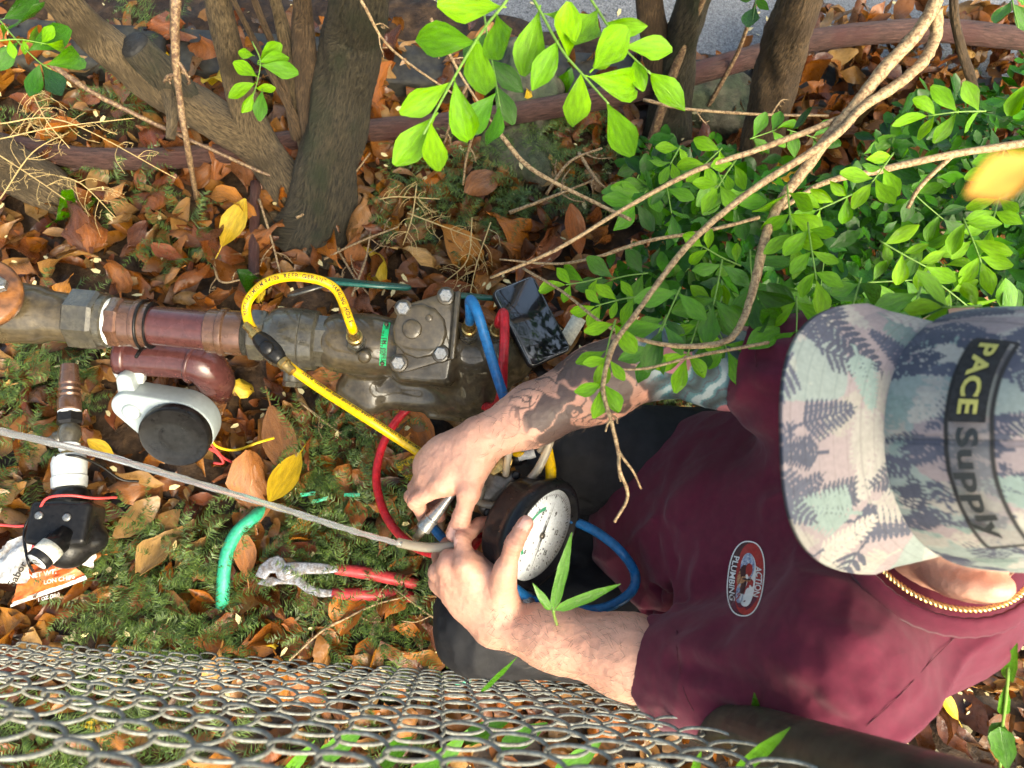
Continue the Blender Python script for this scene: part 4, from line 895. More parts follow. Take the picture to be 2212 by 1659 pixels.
# ================================================================== irrigation valve at the litter edge
iv = thing('irrigation_valve', 'black irrigation solenoid valve with white collar and brown ribbed fitting', 'valve', U(150, 1060, 0))
ZI = .10
def ip(u, v): return U(u, v, ZI)
IA = nrm(ip(150, 1060) - ip(150, 850)); IO = ip(150, 830); kI = pxm(ip(150, 980))
def il(v): return float((ip(150, v) - IO) @ IA)
def isec(name, prof, m, label=None, flat=None): return obj(name, lathe(IO, IA, [(il(v), r * kI) for v, r in prof], 28, flat=flat), M[m], iv, label, auto=30)
isec('ribbed_fitting', [(790, 18), (815, 20), (830, 22), (834, 20), (842, 23), (846, 20), (854, 24), (858, 21), (866, 25), (886, 24), (890, 20)], 'pipe_brown', 'brown ribbed barb fitting')
isec('thread_tape', [(887, 20), (889, 23), (894, 22), (895, 20)], 'tape')
isec('hex_adapter', [(893, 24), (896, 27), (912, 27), (918, 22)], 'black_plastic', flat=6)
isec('tee', [(916, 17), (925, 22), (940, 24), (955, 19), (962, 17)], 'bronze_grey')
obj('side_outlet', join(lathe(ip(140, 940), nrm(ip(98, 962) - ip(140, 940)), [(0, .011), (.012, .013), (.016, .010), (.026, .010), (.027, .007)], 22)), M['bronze_grey'], iv, auto=30)
isec('thread_tape', [(958, 18), (961, 21), (972, 20), (976, 17)], 'tape'); isec('brass_neck', [(974, 15), (978, 16), (992, 14)], 'brass')
isec('white_collar', [(984, 26), (988, 32), (1000, 35), (1030, 33), (1032, 35), (1052, 34), (1055, 30)], 'white_plastic', 'white plastic threaded collar')
isec('black_neck', [(1052, 30), (1062, 30), (1066, 33), (1082, 33), (1084, 28)], 'black_plastic')
prm = [s_cone(ip(150, 1085), ip(150, 1180), 42 * kI, 46 * kI, .01), s_box(ip(150, 1135) + Zup * .01, np.eye(3), (60 * kI, 44 * kI, .03), .008, .012), s_cone(ip(165, 1120), ip(200, 1165), 36 * kI, 30 * kI, .01), s_cone(ip(120, 1165) + Zup * .02, ip(140, 1150) + Zup * .02, 26 * kI, 26 * kI, .006)]
V, Fq = surface(prm, .0025); obj('valve_body', (relax(V, Fq, 1), Fq), M['black_plastic'], iv)
for u, v in ((86, 1114), (146, 1118), (128, 1175)): obj('screw', lathe(U(u, v, ZI + .038), Zup, [(0, .006), (.004, .006), (.005, .004)], 14), M['steel'], iv)
a0, a1 = U(148, 1150, ZI + .03), U(80, 1213, ZI + .055); sa = nrm(a1 - a0); L = np.linalg.norm(a1 - a0)
obj('solenoid', lathe(a0, sa, [(0, .015), (L * .3, .016), (L * .32, .018), (L * .97, .018), (L, .0165)], 28), M['black_plastic'], iv, 'black cylindrical solenoid')
obj('solenoid_label', lathe(a0, sa, [(L * .5, .0183), (L * .82, .0183)], 28), M['paper'], iv, 'white printed band on the solenoid')
obj('solenoid_disc', lathe(a1, sa, [(0, .0150), (.0008, .0150), (.001, .006)], 28), M['white_plastic'], iv); V2, Fc = text_shape('ARD\n24VAC', .006, .0002)
sy = nrm(CU - (CU @ sa) * sa); sx_ = np.cross(sy, sa); obj('lettering', ([a1 + sa * .0016 + sx_ * x + sy * y for x, y in V2], Fc), M['print_black'], iv, smooth=False)
for m, pts, lb in (('wire_red', [(-20, 1132, .10), (55, 1135, .10), (82, 1105, .13), (102, 1076, .15), (150, 1070, .15), (205, 1076, .13), (252, 1074, .10)], 'red wire looping over the valve'), ('wire_red', [(55, 1138, .10), (75, 1150, .11), (72, 1180, .12), (60, 1210, .11)], None), ('black_plastic', [(120, 985, .12), (165, 985, .12), (215, 1005, .09), (260, 1035, .06), (300, 1040, .05)], 'thin black wire over the white collar'), ('black_plastic', [(110, 1070, .13), (70, 1110, .12), (52, 1150, .11), (60, 1210, .13), (72, 1235, .10)], None)):
    obj('wire', tube(spline(PZ(pts), 6), .0021, 8), M[m], iv, lb)
# ================================================================== litter of packaging
def sheet(corners, n=14, crumple=.006, seed=1, bulge=.012):
    a, b, c, d = [np.asarray(q) for q in corners]; rg = np.random.default_rng(seed); V = []
    ph_ = rg.uniform(0, 6, 6)
    for i in range(n + 1):
        for j in range(n + 1):
            s, t = i / n, j / n; p = a * (1 - s) * (1 - t) + b * s * (1 - t) + c * s * t + d * (1 - s) * t
            z = bulge * math.sin(math.pi * s) * math.sin(math.pi * t) + crumple * (math.sin(9 * s + 5 * t + ph_[0]) * .5 + math.sin(14 * t - 6 * s + ph_[1]) * .4) + rg.normal(0, crumple * .25); V.append(p + Zup * z)
    return V, [(i * (n + 1) + j, (i + 1) * (n + 1) + j, (i + 1) * (n + 1) + j + 1, i * (n + 1) + j + 1) for i in range(n) for j in range(n)]
pk = thing('snack_packet', 'crumpled orange and white snack packet lying in the leaves', 'packet', U(100, 1260, 0))
obj('orange_panel', sheet([U(28, 1302, .035), U(185, 1245, .045), U(140, 1205, .06), U(45, 1225, .06)], 16, .004, 2), M['foil'], pk)
obj('white_hem', sheet([U(22, 1312, .03), U(188, 1252, .04), U(185, 1243, .046), U(28, 1300, .036)], 8, .0015, 3, 0), M['foil_white'], pk, 'white sealed hem')
obj('white_panel', sheet([U(-20, 1260, .05), U(60, 1260, .07), U(75, 1140, .07), U(-10, 1190, .05)], 16, .006, 4), M['foil_white'], pk)
for s_, u, v, sz, an in (('NET WT.', 92, 1240, .010, 12), ('LON CHIPS', 128, 1252, .009, 12), ('1 OZ (28g)', 105, 1290, .007, 18), ('Sabor', 38, 1240, .016, 70)):
    V2, Fc = text_shape(s_, sz, .0003); c = U(u, v, .078); a = R(an); obj('lettering', ([c + np.array([math.cos(a) * x - math.sin(a) * y, math.sin(a) * x + math.cos(a) * y, 0]) for x, y in V2], Fc), M['foil_white'] if sz < .012 else M['print_black'], pk, smooth=False)
obj('foam_scrap', sheet([U(155, 1212, .05), U(200, 1228, .05), U(212, 1190, .06), U(168, 1185, .06)], 12, .005, 6, .014), M['foil_white'], None, 'torn white plastic scrap beside the orange packet', 'scrap')

# ================================================================== green hose, scraps, pliers
gh = thing('garden_hose', 'short bright green garden hose end, mossy lower part', 'hose', U(500, 1200, 0))
obj('tube', tube(spline(PZ([(570, 1098, .02), (545, 1120, .045), (512, 1150, .05), (492, 1190, .05), (484, 1230, .045), (482, 1270, .035), (480, 1310, .01)]), 8), .0105, 16, lump=lambda s, a: 1 + .08 * np.maximum(0, s - .55) * np.sin(40 * s + 3 * a)), M['hose_green'], gh)
for k, (u, v, a) in enumerate([(665, 1070, .2), (760, 1070, -.1), (690, 1085, .5), (1390, 1460, .3), (1000, 1480, .4)]):
    obj('plastic_scrap', sheet([U(u - 18, v + 3, .035), U(u + 16, v + 3 - 14 * a, .035), U(u + 18, v - 6 - 14 * a, .04), U(u - 16, v - 5, .04)], 5, .002, 20 + k, .003), M['hose_green'], None, ['teal green strip of plastic left of the red loop', 'teal green strip of plastic touching the red hose loop', 'teal fleck of plastic among leaves', 'teal fleck seen through the fence below the wrist', 'teal fleck by the knee at the fence'][k], 'scrap', 'green plastic scraps')
pl = thing('slip_joint_pliers', 'worn steel slip joint pliers with red grips lying in the ferns', 'pliers', U(660, 1240, 0))
def plate(pix_pts, z, th, m, nm, lb=None, bev=.0025):
    pts = [U(u, v, z) for u, v in pix_pts]; c = np.mean(pts, 0); o = [(p[0] - c[0], p[1] - c[1]) for p in pts]
    if sum(o[i][0] * o[(i + 1) % len(o)][1] - o[(i + 1) % len(o)][0] * o[i][1] for i in range(len(o))) < 0: o = o[::-1]
    return obj(nm, slab(o, c - Zup * th / 2, (1, 0, 0), (0, 1, 0), Zup, th, bev, 2), M[m], pl, lb, auto=50)
plate([(552, 1245), (562, 1222), (582, 1206), (602, 1200), (612, 1206), (618, 1216), (640, 1214), (690, 1216), (728, 1222), (732, 1236), (700, 1240), (660, 1240), (635, 1246), (618, 1256), (600, 1250), (596, 1238), (584, 1238), (574, 1252)], .062, .012, 'plier_steel', 'jaw', 'upper jaw and shank')
plate([(556, 1262), (570, 1248), (590, 1246), (606, 1252), (622, 1240), (640, 1236), (652, 1246), (668, 1262), (694, 1272), (720, 1274), (722, 1290), (690, 1290), (664, 1282), (640, 1264), (620, 1262), (600, 1262), (584, 1268)], .052, .011, 'plier_steel', 'jaw', 'lower jaw and shank')
obj('pivot_bolt', lathe(U(622, 1233, .066), Zup, [(0, .008), (.004, .0078), (.006, .005)], 6), M['plier_steel'], pl)
for nm, pts in (('grip', [(724, 1229, .055), (780, 1236, .046), (850, 1250, .034), (900, 1262, .02)]), ('grip', [(716, 1282, .05), (780, 1284, .042), (850, 1286, .03), (890, 1290, .018)])):
    obj(nm, tube(spline(PZ(pts), 8), [.0085, .0105, .0105, .009], 14), M['grip_red'], pl, 'red dipped grip')

# ================================================================== water jet from the clear tube
wj = spline([U(868, 1176, .43), U(760, 1146, .425), U(600, 1096, .41), U(400, 1036, .385), U(200, 978, .35), U(-40, 922, .30)], 10)
obj('water_jet', tube(wj, [.0030, .0036, .0040, .0044, .005], 12, lump=lambda s, a: 1 + .10 * np.sin(90 * s + 2 * a) + .07 * np.sin(230 * s - 3 * a)), M['water'], None, 'thin jet of water shooting left from the clear tube', 'water jet')

# ================================================================== chain link fence
M['galv'] = mat('galvanised_wire', (.19, .20, .18), .5, metal=.15, var=.3, scale=160, bump=.2, bscale=400, col2=(.13, .125, .108))
M['post'] = mat('olive_post', (.035, .038, .028), .5, var=.3, scale=30, bump=.15)
fd = np.array([math.cos(R(-4)), math.sin(R(-4)), 0]); fn = np.array([-fd[1], fd[0], 0])      # along, and towards the scene
f0 = -fn * .0768                                                          # the fence line passes just behind the viewer's feet
fence = thing('chain_link_fence', 'galvanised chain link fence with dark post in front of everything', 'fence', f0)
CW, PT = .035, .078
ph_ = np.arange(0, 2 * math.pi * 15, math.pi / 9)
wm = []
for hs in (0, 1):
    x = -np.cos(ph_); x = np.sign(x) * np.abs(x) ** .8
    Pp = np.stack([x * (CW / 2 + .0012), .0062 * np.sin(ph_), ph_ / (2 * math.pi) * PT + hs * PT / 2 - .02], -1)
    v, f = tube(Pp, .00145, 7); wm.append(mesh_of('wire', v, f, (M['galv'],)))
for k in range(-30, 8):
    o = link('wire', wm[k % 2], fence); A = np.eye(4); A[:3, 0] = fd; A[:3, 1] = fn; A[:3, 2] = (0, 0, 1); A[:3, 3] = f0 + fd * (k * CW + .0260) + fn * RNG.normal(0, .0012)
    o.matrix_world = Matrix(A.tolist())
pp = f0 + fd * .276 + fn * .004
obj('post', lathe(pp - Zup * .2, Zup, [(0, .025), (1.33, .025), (1.34, .030), (1.36, .030), (1.375, .022), (1.38, .004)], 32), M['post'], fence, 'dark olive round fence post')
obj('top_rail', tube([f0 - fd * 1.3 + Zup * 1.175 - fn * .012, f0 + fd * 1.2 + Zup * 1.175 - fn * .012], .016, 16), M['galv'], fence)

# ================================================================== leafy things
lime_m, green_m = [], []
for i in range(7):
    rg = np.random.default_rng(500 + i * 3)
    v, f, uv = leaf_geo(1.0, rg.uniform(.40, .62), rg.uniform(-.9, .8), rg.uniform(-.2, .75), rg.uniform(-.5, .5), ('obov', 'lance', 'obov')[i % 3], 7, 4, .05, rg, .06)
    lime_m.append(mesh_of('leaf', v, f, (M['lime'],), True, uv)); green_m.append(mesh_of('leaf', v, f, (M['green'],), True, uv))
def leaf_at(parent, base, tip, kind, k, nz=None, wob=.3):
    base, tip = np.asarray(base), np.asarray(tip); L = np.linalg.norm(tip - base); n = nrm(CAM - base) if nz is None else nz
    n = nrm(n + RNG.normal(0, wob, 3)); o = link('leaf', (lime_m if kind == 'l' else green_m)[k % 7], parent); place(o, base, rot_to(tip - base, n), L)
    o.matrix_parent_inverse = parent.matrix_world.inverted(); o.matrix_world = o.matrix_world; return o
def sprig(parent, base, d, L, n=3, size=.032, kind='l', up=None, name='sprig', nz=None):
    """compound leaf: curved stalk with leaflet pairs and an end leaflet"""
    base = np.asarray(base); d = nrm(d); up = nrm(CAM - base) if up is None else up; s = nrm(np.cross(d, up)); bend = RNG.normal(0, .25)
    P = spline([base, base + d * L * .5 + s * L * bend * .2, base + d * L + s * L * bend * .5 - up * L * .08], 4)
    o = obj(name, tube(P, [.0010, .0007], 5), M['stem_green'], parent)
    for i in range(n):
        f = .22 + .68 * i / max(1, n - 1) if n > 1 else .6; j = min(len(P) - 2, int(f * (len(P) - 1))); q = P[j]; t = nrm(P[j + 1] - P[j]); s2 = nrm(np.cross(t, up))
        for sg in (-1, 1):
            if RNG.uniform() < .06: continue
            a = R(RNG.uniform(42, 66)); sz = size * RNG.uniform(.75, 1.15); dr = nrm(t * math.cos(a) + s2 * sg * math.sin(a) + up * RNG.normal(-.1, .22)); leaf_at(o, q, q + dr * sz, kind, int(RNG.integers(7)), nrm(up + s2 * sg * RNG.normal(.1, .3)), .25)
    leaf_at(o, P[-1], P[-1] + nrm(P[-1] - P[-2]) * size * 1.05, kind, int(RNG.integers(7)), up, .3)
    return o
def pd(u, v, du, dv, z): return nrm(U(u + du, v + dv, z) - U(u, v, z))
sh = thing('leafy_shrub', 'wet leafy green shrub with bare pale branches arching over the tattooed arm', 'shrub', U(1850, 420, 0))
def branch(pts, rpx, m='twig', name='branch', wob=.07):
    P = spline(PZ(pts), 6); rr = [r * pxm(P[int(i * (len(P) - 1) / (len(rpx) - 1))]) for i, r in enumerate(rpx)]; return obj(name, tube(P, rr, 9, wob=wob), M[m], sh)
branch([(2040, -40, .76), (1990, 60, .74), (1900, 160, .72), (1850, 225, .71), (1795, 290, .70), (1735, 370, .69), (1690, 430, .68), (1660, 490, .67), (1645, 545, .67), (1628, 620, .67), (1605, 690, .67), (1572, 735, .67), (1500, 748, .66), (1420, 742, .66), (1350, 722, .65), (1290, 690, .64), (1215, 630, .60), (1130, 580, .55)], [15, 15, 14, 13, 11, 10, 10, 8, 7, 5, 4, 3, 3], 'bark_twig' if 'bark_twig' in M else 'twig')
branch([(2022, 20, .74), (2020, 80, .72), (1992, 135, .72), (1935, 185, .72), (1860, 235, .715), (1795, 300, .71), (1640, 400, .70), (1550, 470, .69), (1481, 535, .69), (1426, 605, .69), (1376, 675, .69), (1326, 745, .69), (1303, 825, .69), (1308, 870, .69), (1321, 912, .69), (1336, 979, .68), (1338, 1014, .68), (1356, 1072, .66), (1327, 1128, .65)], [13, 13, 12, 10, 8, 7, 7, 6, 6, 5, 4.5, 4, 4, 3])
branch([(1335, 972, .68), (1350, 995, .68), (1368, 1019, .675), (1385, 1056, .66)], [3, 3, 2.5, 2]); branch([(1336, 990, .68), (1337, 1020, .675), (1341, 1040, .67)], [3, 2.5, 2]); branch([(1319, 905, .69), (1312, 918, .69), (1308, 932, .69)], [3, 2]); branch([(1318, 895, .69), (1330, 903, .69), (1334, 915, .69)], [3, 2])
branch([(1870, 222, .71), (1800, 262, .70), (1640, 322, .69), (1500, 370, .68), (1350, 450, .67), (1200, 540, .66), (1060, 600, .60)], [8, 7, 6, 5, 4, 3])
branch([(2240, 305, .62), (2050, 335, .62), (1900, 368, .62), (1780, 395, .62), (1690, 450, .62)], [9, 8, 8, 6, 5]); branch([(2060, 333, .62), (1990, 400, .60), (1960, 450, .58)], [6, 5, 4])
branch([(1075, 282, .48), (1130, 350, .48), (1190, 390, .49), (1290, 440, .5), (1362, 475, .52)], [5, 5, 4, 4])
branch([(1640, 470, .6), (1520, 500, .6), (1400, 520, .6), (1290, 555, .58), (1200, 570, .55), (1080, 560, .5)], [4, 4, 4, 3, 2])
branch([(1660, 740, .66), (1500, 770, .68), (1400, 795, .68), (1330, 798, .68)], [4, 3.5, 3, 2])
# leaflet sprays
poly = [(1345, 330), (1450, 265), (1600, 300), (1700, 345), (1830, 360), (1950, 215), (2060, 170), (2230, 150), (2230, 700), (1960, 690), (1760, 690), (1650, 720), (1560, 745), (1480, 700), (1330, 640), (1290, 600), (1420, 480)]
def inside(p, pg):
    c = False; j = len(pg) - 1
    for i in range(len(pg)):
        if (pg[i][1] > p[1]) != (pg[j][1] > p[1]) and p[0] < (pg[j][0] - pg[i][0]) * (p[1] - pg[i][1]) / (pg[j][1] - pg[i][1]) + pg[i][0]: c = not c
        j = i
    return c
for (u, v, du, dv, z, L, n, sz, kd) in [(2130, 240, -120, -25, .70, .055, 3, .034, 'l'), (1700, 400, 10, 130, .69, .062, 3, .034, 'l'), (1745, 480, 10, 110, .70, .060, 3, .034, 'l'), (1590, 345, -60, 70, .68, .04, 3, .028, 'l'), (1470, 315, -20, 30, .55, .03, 2, .026, 'l'), (1560, 320, -40, 30, .60, .035, 2, .028, 'l'),
                                        (1840, 420, -40, 20, .68, .045, 3, .03, 'l'), (1930, 330, -30, 50, .69, .045, 3, .032, 'l'), (1380, 640, -90, 0, .60, .045, 3, .026, 'l'), (1330, 690, -30, 60, .68, .035, 2, .030, 'l'), (1320, 770, -30, 40, .69, .028, 2, .027, 'l'), (1900, 520, 60, 40, .66, .05, 3, .03, 'l'), (2080, 470, 40, 70, .66, .05, 3, .034, 'l'), (2160, 420, -20, 60, .62, .05, 3, .034, 'l'), (2120, 660, -90, 20, .84, .03, 2, .030, 'l'), (2010, 600, 70, 40, .62, .05, 3, .03, 'l'),
                                        (1300, 600, -50, 20, .58, .04, 3, .028, 'l'), (1440, 680, -30, 60, .62, .045, 2, .034, 'g'), (1510, 690, -20, 60, .62, .045, 2, .034, 'l'), (1560, 640, -20, 70, .62, .05, 3, .036, 'g'), (1680, 600, -10, 90, .62, .055, 3, .038, 'g'), (1720, 640, 10, 60, .66, .04, 2, .036, 'l'), (1860, 600, -20, 60, .70, .05, 2, .036, 'g'), (1990, 620, -20, 50, .80, .045, 2, .036, 'g'), (1470, 620, -40, 70, .66, .05, 2, .040, 'g'), (1560, 560, -10, 90, .66, .05, 2, .040, 'g'), (1620, 540, -20, 110, .64, .05, 2, .040, 'g'), (1400, 590, -80, -10, .58, .04, 2, .036, 'g'), (1530, 660, 20, 60, .62, .05, 2, .038, 'g'), (1440, 400, 10, 50, .5, .04, 2, .034, 'g'), (1620, 300, 30, -10, .5, .04, 2, .034, 'g'), (1700, 280, 40, 10, .52, .04, 2, .034, 'g')]:
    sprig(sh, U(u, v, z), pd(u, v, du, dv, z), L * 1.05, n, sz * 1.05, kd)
cnt = sum(1 for o in bpy.data.objects if o.name.startswith('leaf') and o.parent and o.parent.parent == sh)
k = 0
while cnt < 292 and k < 400:
    k += 1; u, v = RNG.uniform(1290, 2230), RNG.uniform(150, 760)
    if not inside((u, v), poly): continue
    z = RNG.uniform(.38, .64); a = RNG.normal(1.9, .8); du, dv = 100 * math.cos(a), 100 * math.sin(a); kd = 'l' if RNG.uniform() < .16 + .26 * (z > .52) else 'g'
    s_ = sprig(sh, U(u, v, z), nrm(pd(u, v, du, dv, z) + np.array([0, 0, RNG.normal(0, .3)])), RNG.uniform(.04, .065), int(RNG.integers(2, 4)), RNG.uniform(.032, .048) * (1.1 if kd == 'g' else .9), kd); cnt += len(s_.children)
SV, SF, SU = [], [], []; n0 = 0
v_, f_, uv_ = leaf_geo(1, .52, .3, .3, .1, 'obov', 4, 2, 0, np.random.default_rng(77), 0); f_ = np.array(f_)
for k in range(6500):
    u, v = RNG.uniform(1290, 2420), RNG.uniform(120, 830)
    if u < 2200 and not inside((u, v - RNG.uniform(0, 60)), poly): continue
    z = RNG.uniform(.08, .50); A = rmat(RNG.uniform(0, 6.28), RNG.normal(-.2, .45), RNG.normal(0, .45)) * RNG.uniform(.022, .042)
    SV.append(v_ @ A.T + U(u, v, z)); SF.append(f_ + n0); SU.append(uv_); n0 += len(v_)
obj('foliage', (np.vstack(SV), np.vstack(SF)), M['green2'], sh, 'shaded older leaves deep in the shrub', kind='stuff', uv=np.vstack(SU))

# lime branch hanging in at the top
lb = thing('lime_leaf_branch', 'bright lime green leaflets hanging in front at the top', 'branch', U(1180, 60, .6))
def hang(stem, leaves, zs, r=.0012, kind='l', par=lb):
    P = spline([U(u, v, zs) for u, v in stem], 6); o = obj('leaf_stalk', tube(P, [r * 1.3, r * .7], 7), M['stem_green'], par)
    for i, (a, b, c, d) in enumerate(leaves):
        z2 = zs + RNG.normal(-.012, .012); leaf_at(o, U(a, b, zs), U(c, d, z2), kind, i, None, .22)
    return o
hang([(1130, -60), (1095, 0), (1040, 70), (975, 178), (915, 290)], [(1085, 15, 948, 8), (1025, 92, 886, 82), (975, 178, 866, 248), (940, 250, 855, 358), (1032, 85, 1040, 232), (982, 175, 1012, 312), (930, 262, 944, 384), (1072, 30, 1092, 148)], .80)
hang([(1120, -60), (1170, 30), (1215, 110), (1262, 165), (1315, 225)], [(1165, 20, 1130, 165), (1205, 90, 1150, 195), (1180, 30, 1262, 48), (1228, 125, 1222, 20), (1255, 160, 1238, 292), (1270, 165, 1392, 195), (1310, 220, 1372, 350), (1280, 150, 1340, 70)], .78)
hang([(1240, -60), (1290, 20), (1340, 95), (1405, 160)], [(1290, 20, 1225, 120), (1310, 50, 1398, 62), (1345, 100, 1455, 105), (1340, 95, 1275, 150), (1405, 158, 1474, 228), (1372, 130, 1385, 190)], .76)
hang([(1040, -30), (1050, 60), (1070, 170), (1080, 230)], [(1050, 70, 1000, 150), (1060, 130, 1130, 200), (1068, 180, 1110, 268), (1072, 200, 990, 300), (1078, 230, 1060, 330)], .62, kind='g')
# small sprigs at the left
s1 = thing('hanging_sprig', 'small lime sprig dangling before the pale leaning stems', 'sprig', U(555, 180, .2))
hang([(545, 90), (562, 130), (556, 175), (545, 215)], [(560, 130, 602, 98), (560, 135, 628, 122), (562, 140, 646, 158), (556, 165, 512, 140), (550, 180, 486, 208), (547, 200, 525, 244), (552, 190, 590, 195), (548, 120, 520, 115)], .36, .0009, par=s1)
leaf_at(s1, U(566, 195, .36), U(560, 260, .35), 'g', 2, None, .2)
s2 = thing('dark_leaf_cluster', 'glossy dark green leaves with lime tips in the corner', 'cluster', U(60, 120, .2))
hang([(-20, 20), (30, 80), (80, 130), (110, 150)], [(20, 60, 110, 20), (10, 40, 90, -10), (60, 110, 155, 60), (90, 140, 150, 218), (85, 140, 62, 216), (100, 140, 190, 120), (40, 90, -10, 150)], .42, .001, 'g', s2)
hang([(-20, 90), (40, 85), (100, 95)], [(20, 85, 30, 125), (50, 85, 55, 120), (60, 90, 90, 70), (90, 95, 110, 60), (10, 85, 0, 60), (100, 95, 150, 105)], .43, .0009, 'l', s2)
s3 = thing('corner_leaf_cluster', 'dark glossy leaves hanging over the pole in the corner above the shrub', 'cluster', U(2190, 40, .3))
hang([(2180, -40), (2190, 20), (2200, 60)], [(2185, 0, 2150, 60), (2190, 10, 2230, 70), (2188, -10, 2240, 0), (2180, -20, 2140, -10)], .6, .001, 'g', s3)
hang([(1640, -40), (1630, 20), (1625, 50)], [(1632, 10, 1612, 70), (1632, 0, 1660, 20), (1636, -10, 1600, 0)], .5, .001, 'g', s3)
leaf_o = leaf_geo(1, .42, .3, .35, .2, 'lance', 7, 4, .03, np.random.default_rng(3), .1)
ol = obj('hanging_leaf', leaf_o[:2], leaf_mat('orange_leaf', [(.62, .30, .05), (.66, .36, .08)], .5, False, .3, .15), None, 'blurred orange yellow leaf close to the lens over the shrub', 'leaf', uv=leaf_o[2]); place(ol, UD(2245, 335, .14), rot_to(UD(2140, 392, .138) - UD(2245, 335, .14), CN), .020)

# strap-leaved weeds
def blade(par, p0, p1, wid, sag=.01, k=0, name='blade'):
    p0, p1 = np.asarray(p0), np.asarray(p1); L = np.linalg.norm(p1 - p0); v, f, uv = leaf_geo(L, wid, RNG.uniform(-.4, .4), .35, RNG.uniform(-.3, .3), 'strap', 9, 2, .03, None, 0)
    o = obj(name, (v, f), M['strap'], par, uv=uv); place(o, p0, rot_to(p1 - p0, nrm(CAM - p0) + RNG.normal(0, .25, 3))); o.matrix_parent_inverse = Matrix.Identity(4); A = o.matrix_world.copy(); o.matrix_parent_inverse = par.matrix_world.inverted(); o.matrix_world = A
    return o
def weed(label, base, stem, blades):
    t = thing('strap_leaf_weed', label, 'weed', U(*base), 'strap leaved weeds by the fence')
    if stem: obj('stem', tube(spline([np.asarray(q) for q in stem], 6), .0016, 6), M['stem_green'], t)
    for a, b, w in blades: blade(t, a, b, w)
    return t
weed('narrow green blades fanning out below the gauge on the black trousers', (1210, 1360, .0), [U(1215, 1380, .30), U(1200, 1340, .50), U(1195, 1318, .58)], [(U(1195, 1318, .58), U(1236, 1148, .62), .011), (U(1198, 1318, .58), U(1342, 1262, .60), .010), (U(1190, 1318, .58), U(1152, 1262, .60), .008)])
weed('single narrow green blade poking up past the knee at the fence', (1040, 1490, .0), None, [(U(1038, 1496, .42), U(1118, 1418, .50), .007)])
weed('two upright green blades in front of the maroon sleeve at the fence', (1620, 1640, .4), None, [(U(1640, 1580, .60), U(1628, 1500, .66), .010), (U(1590, 1668, .70), U(1708, 1568, .78), .010), (U(1500, 1668, .72), U(1512, 1630, .75), .006)])
weed('tall stem with wavy green leaves at the corner in front of bright litter', (2165, 1640, .3), [U(2160, 1700, .50), U(2162, 1600, .55), U(2172, 1520, .6), U(2182, 1410, .66)], [(U(2178, 1470, .62), U(2186, 1405, .68), .012), (U(2166, 1545, .58), U(2172, 1480, .62), .010), (U(2160, 1570, .57), U(2176, 1660, .56), .022), (U(2164, 1560, .57), U(2150, 1640, .55), .018)])
weed('broad dark green blades seen through the bottom of the fence', (820, 1600, .0), None, [(U(690, 1640, .03), U(790, 1570, .08), .03), (U(820, 1650, .03), U(900, 1590, .08), .03), (U(930, 1655, .03), U(1010, 1585, .08), .03), (U(880, 1690, .03), U(960, 1640, .07), .03), (U(1000, 1600, .03), U(1100, 1560, .08), .03), (U(600, 1690, .03), U(680, 1600, .08), .02), (U(1080, 1620, .06), U(1190, 1560, .1), .03), (U(1200, 1680, .06), U(1300, 1600, .1), .03)])

# ================================================================== person kneeling at the valve
def Z3(x, y, d): return UD(810 + .3255 * x, 891 + .3255 * y, d)
Lsh, Lel, Lwr = UD(1800, 1440, .64), UD(1500, 1455, .775), Z3(800, 1390, .862)
Rsh, Rel, Rwr = UD(1752, 815, .77), UD(1405, 775, .85), Z3(690, 190, .872)
HC = UD(2165, 985, .55)                                            # head
CZ = nrm(CN * math.cos(R(24)) + CR * math.sin(R(24)) + CU * .05); CX = nrm(-CR - (-CR @ CZ) * CZ); CY = np.cross(CZ, CX)   # cap frame: forward CX, wearer's left CY, up CZ
HA = np.array([CX, CY, CZ])
NB = UD(2010, 1195, .69)                                             # neck base
def lerp(a, b, t): return np.asarray(a) + (np.asarray(b) - np.asarray(a)) * t
skin = []
def arm(sh_, el, wr):
    m = lerp(el, wr, .3); m2 = lerp(el, wr, .68)
    skin.extend([s_cone(sh_, lerp(sh_, el, .5), .040, .041, .03), s_cone(lerp(sh_, el, .5), el, .041, .042, .03), s_cone(el, m, .042, .0425, .02), s_cone(m, m2, .0425, .034, .02), s_cone(m2, wr, .034, .0265, .02)])
skin.append(s_cone(NB, lerp(NB, HC, .85), .058, .056, .03))
skin += [s_cone(NB - CN * .06, lerp(NB - CN * .06, Lsh, .95), .045, .05, .03), s_cone(NB - CN * .07, Rsh, .045, .05, .03)]
arm(Lsh, Lel, Lwr); arm(Rsh, Rel, Rwr)
skin += [s_ell(HC, HA, (.097, .077, .095), .02), s_ell(HC + CX * .012 - CZ * .065, HA, (.055, .056, .060), .03), s_cone(HC + CX * .085 - CZ * .02, HC + CX * .088 - CZ * .05, .010, .014, .012),
         s_ell(HC + CX * .03 - CZ * .105, HA, (.03, .035, .02), .02)]
for sg in (-1, 1): skin += [s_ell(HC + CY * .104 * sg - CZ * .046 - CX * .022, HA, (.024, .016, .036), .010), s_ell(HC + CX * .088 + CY * .032 * sg - CZ * .012, HA, (.012, .018, .010), .008)]
def finger(j, r, k=.004): 
    for i in range(len(j) - 1): skin.append(s_cone(j[i], j[i + 1], r * (1 - .07 * i), r * (1 - .07 * (i + 1)), .004 if i else k))
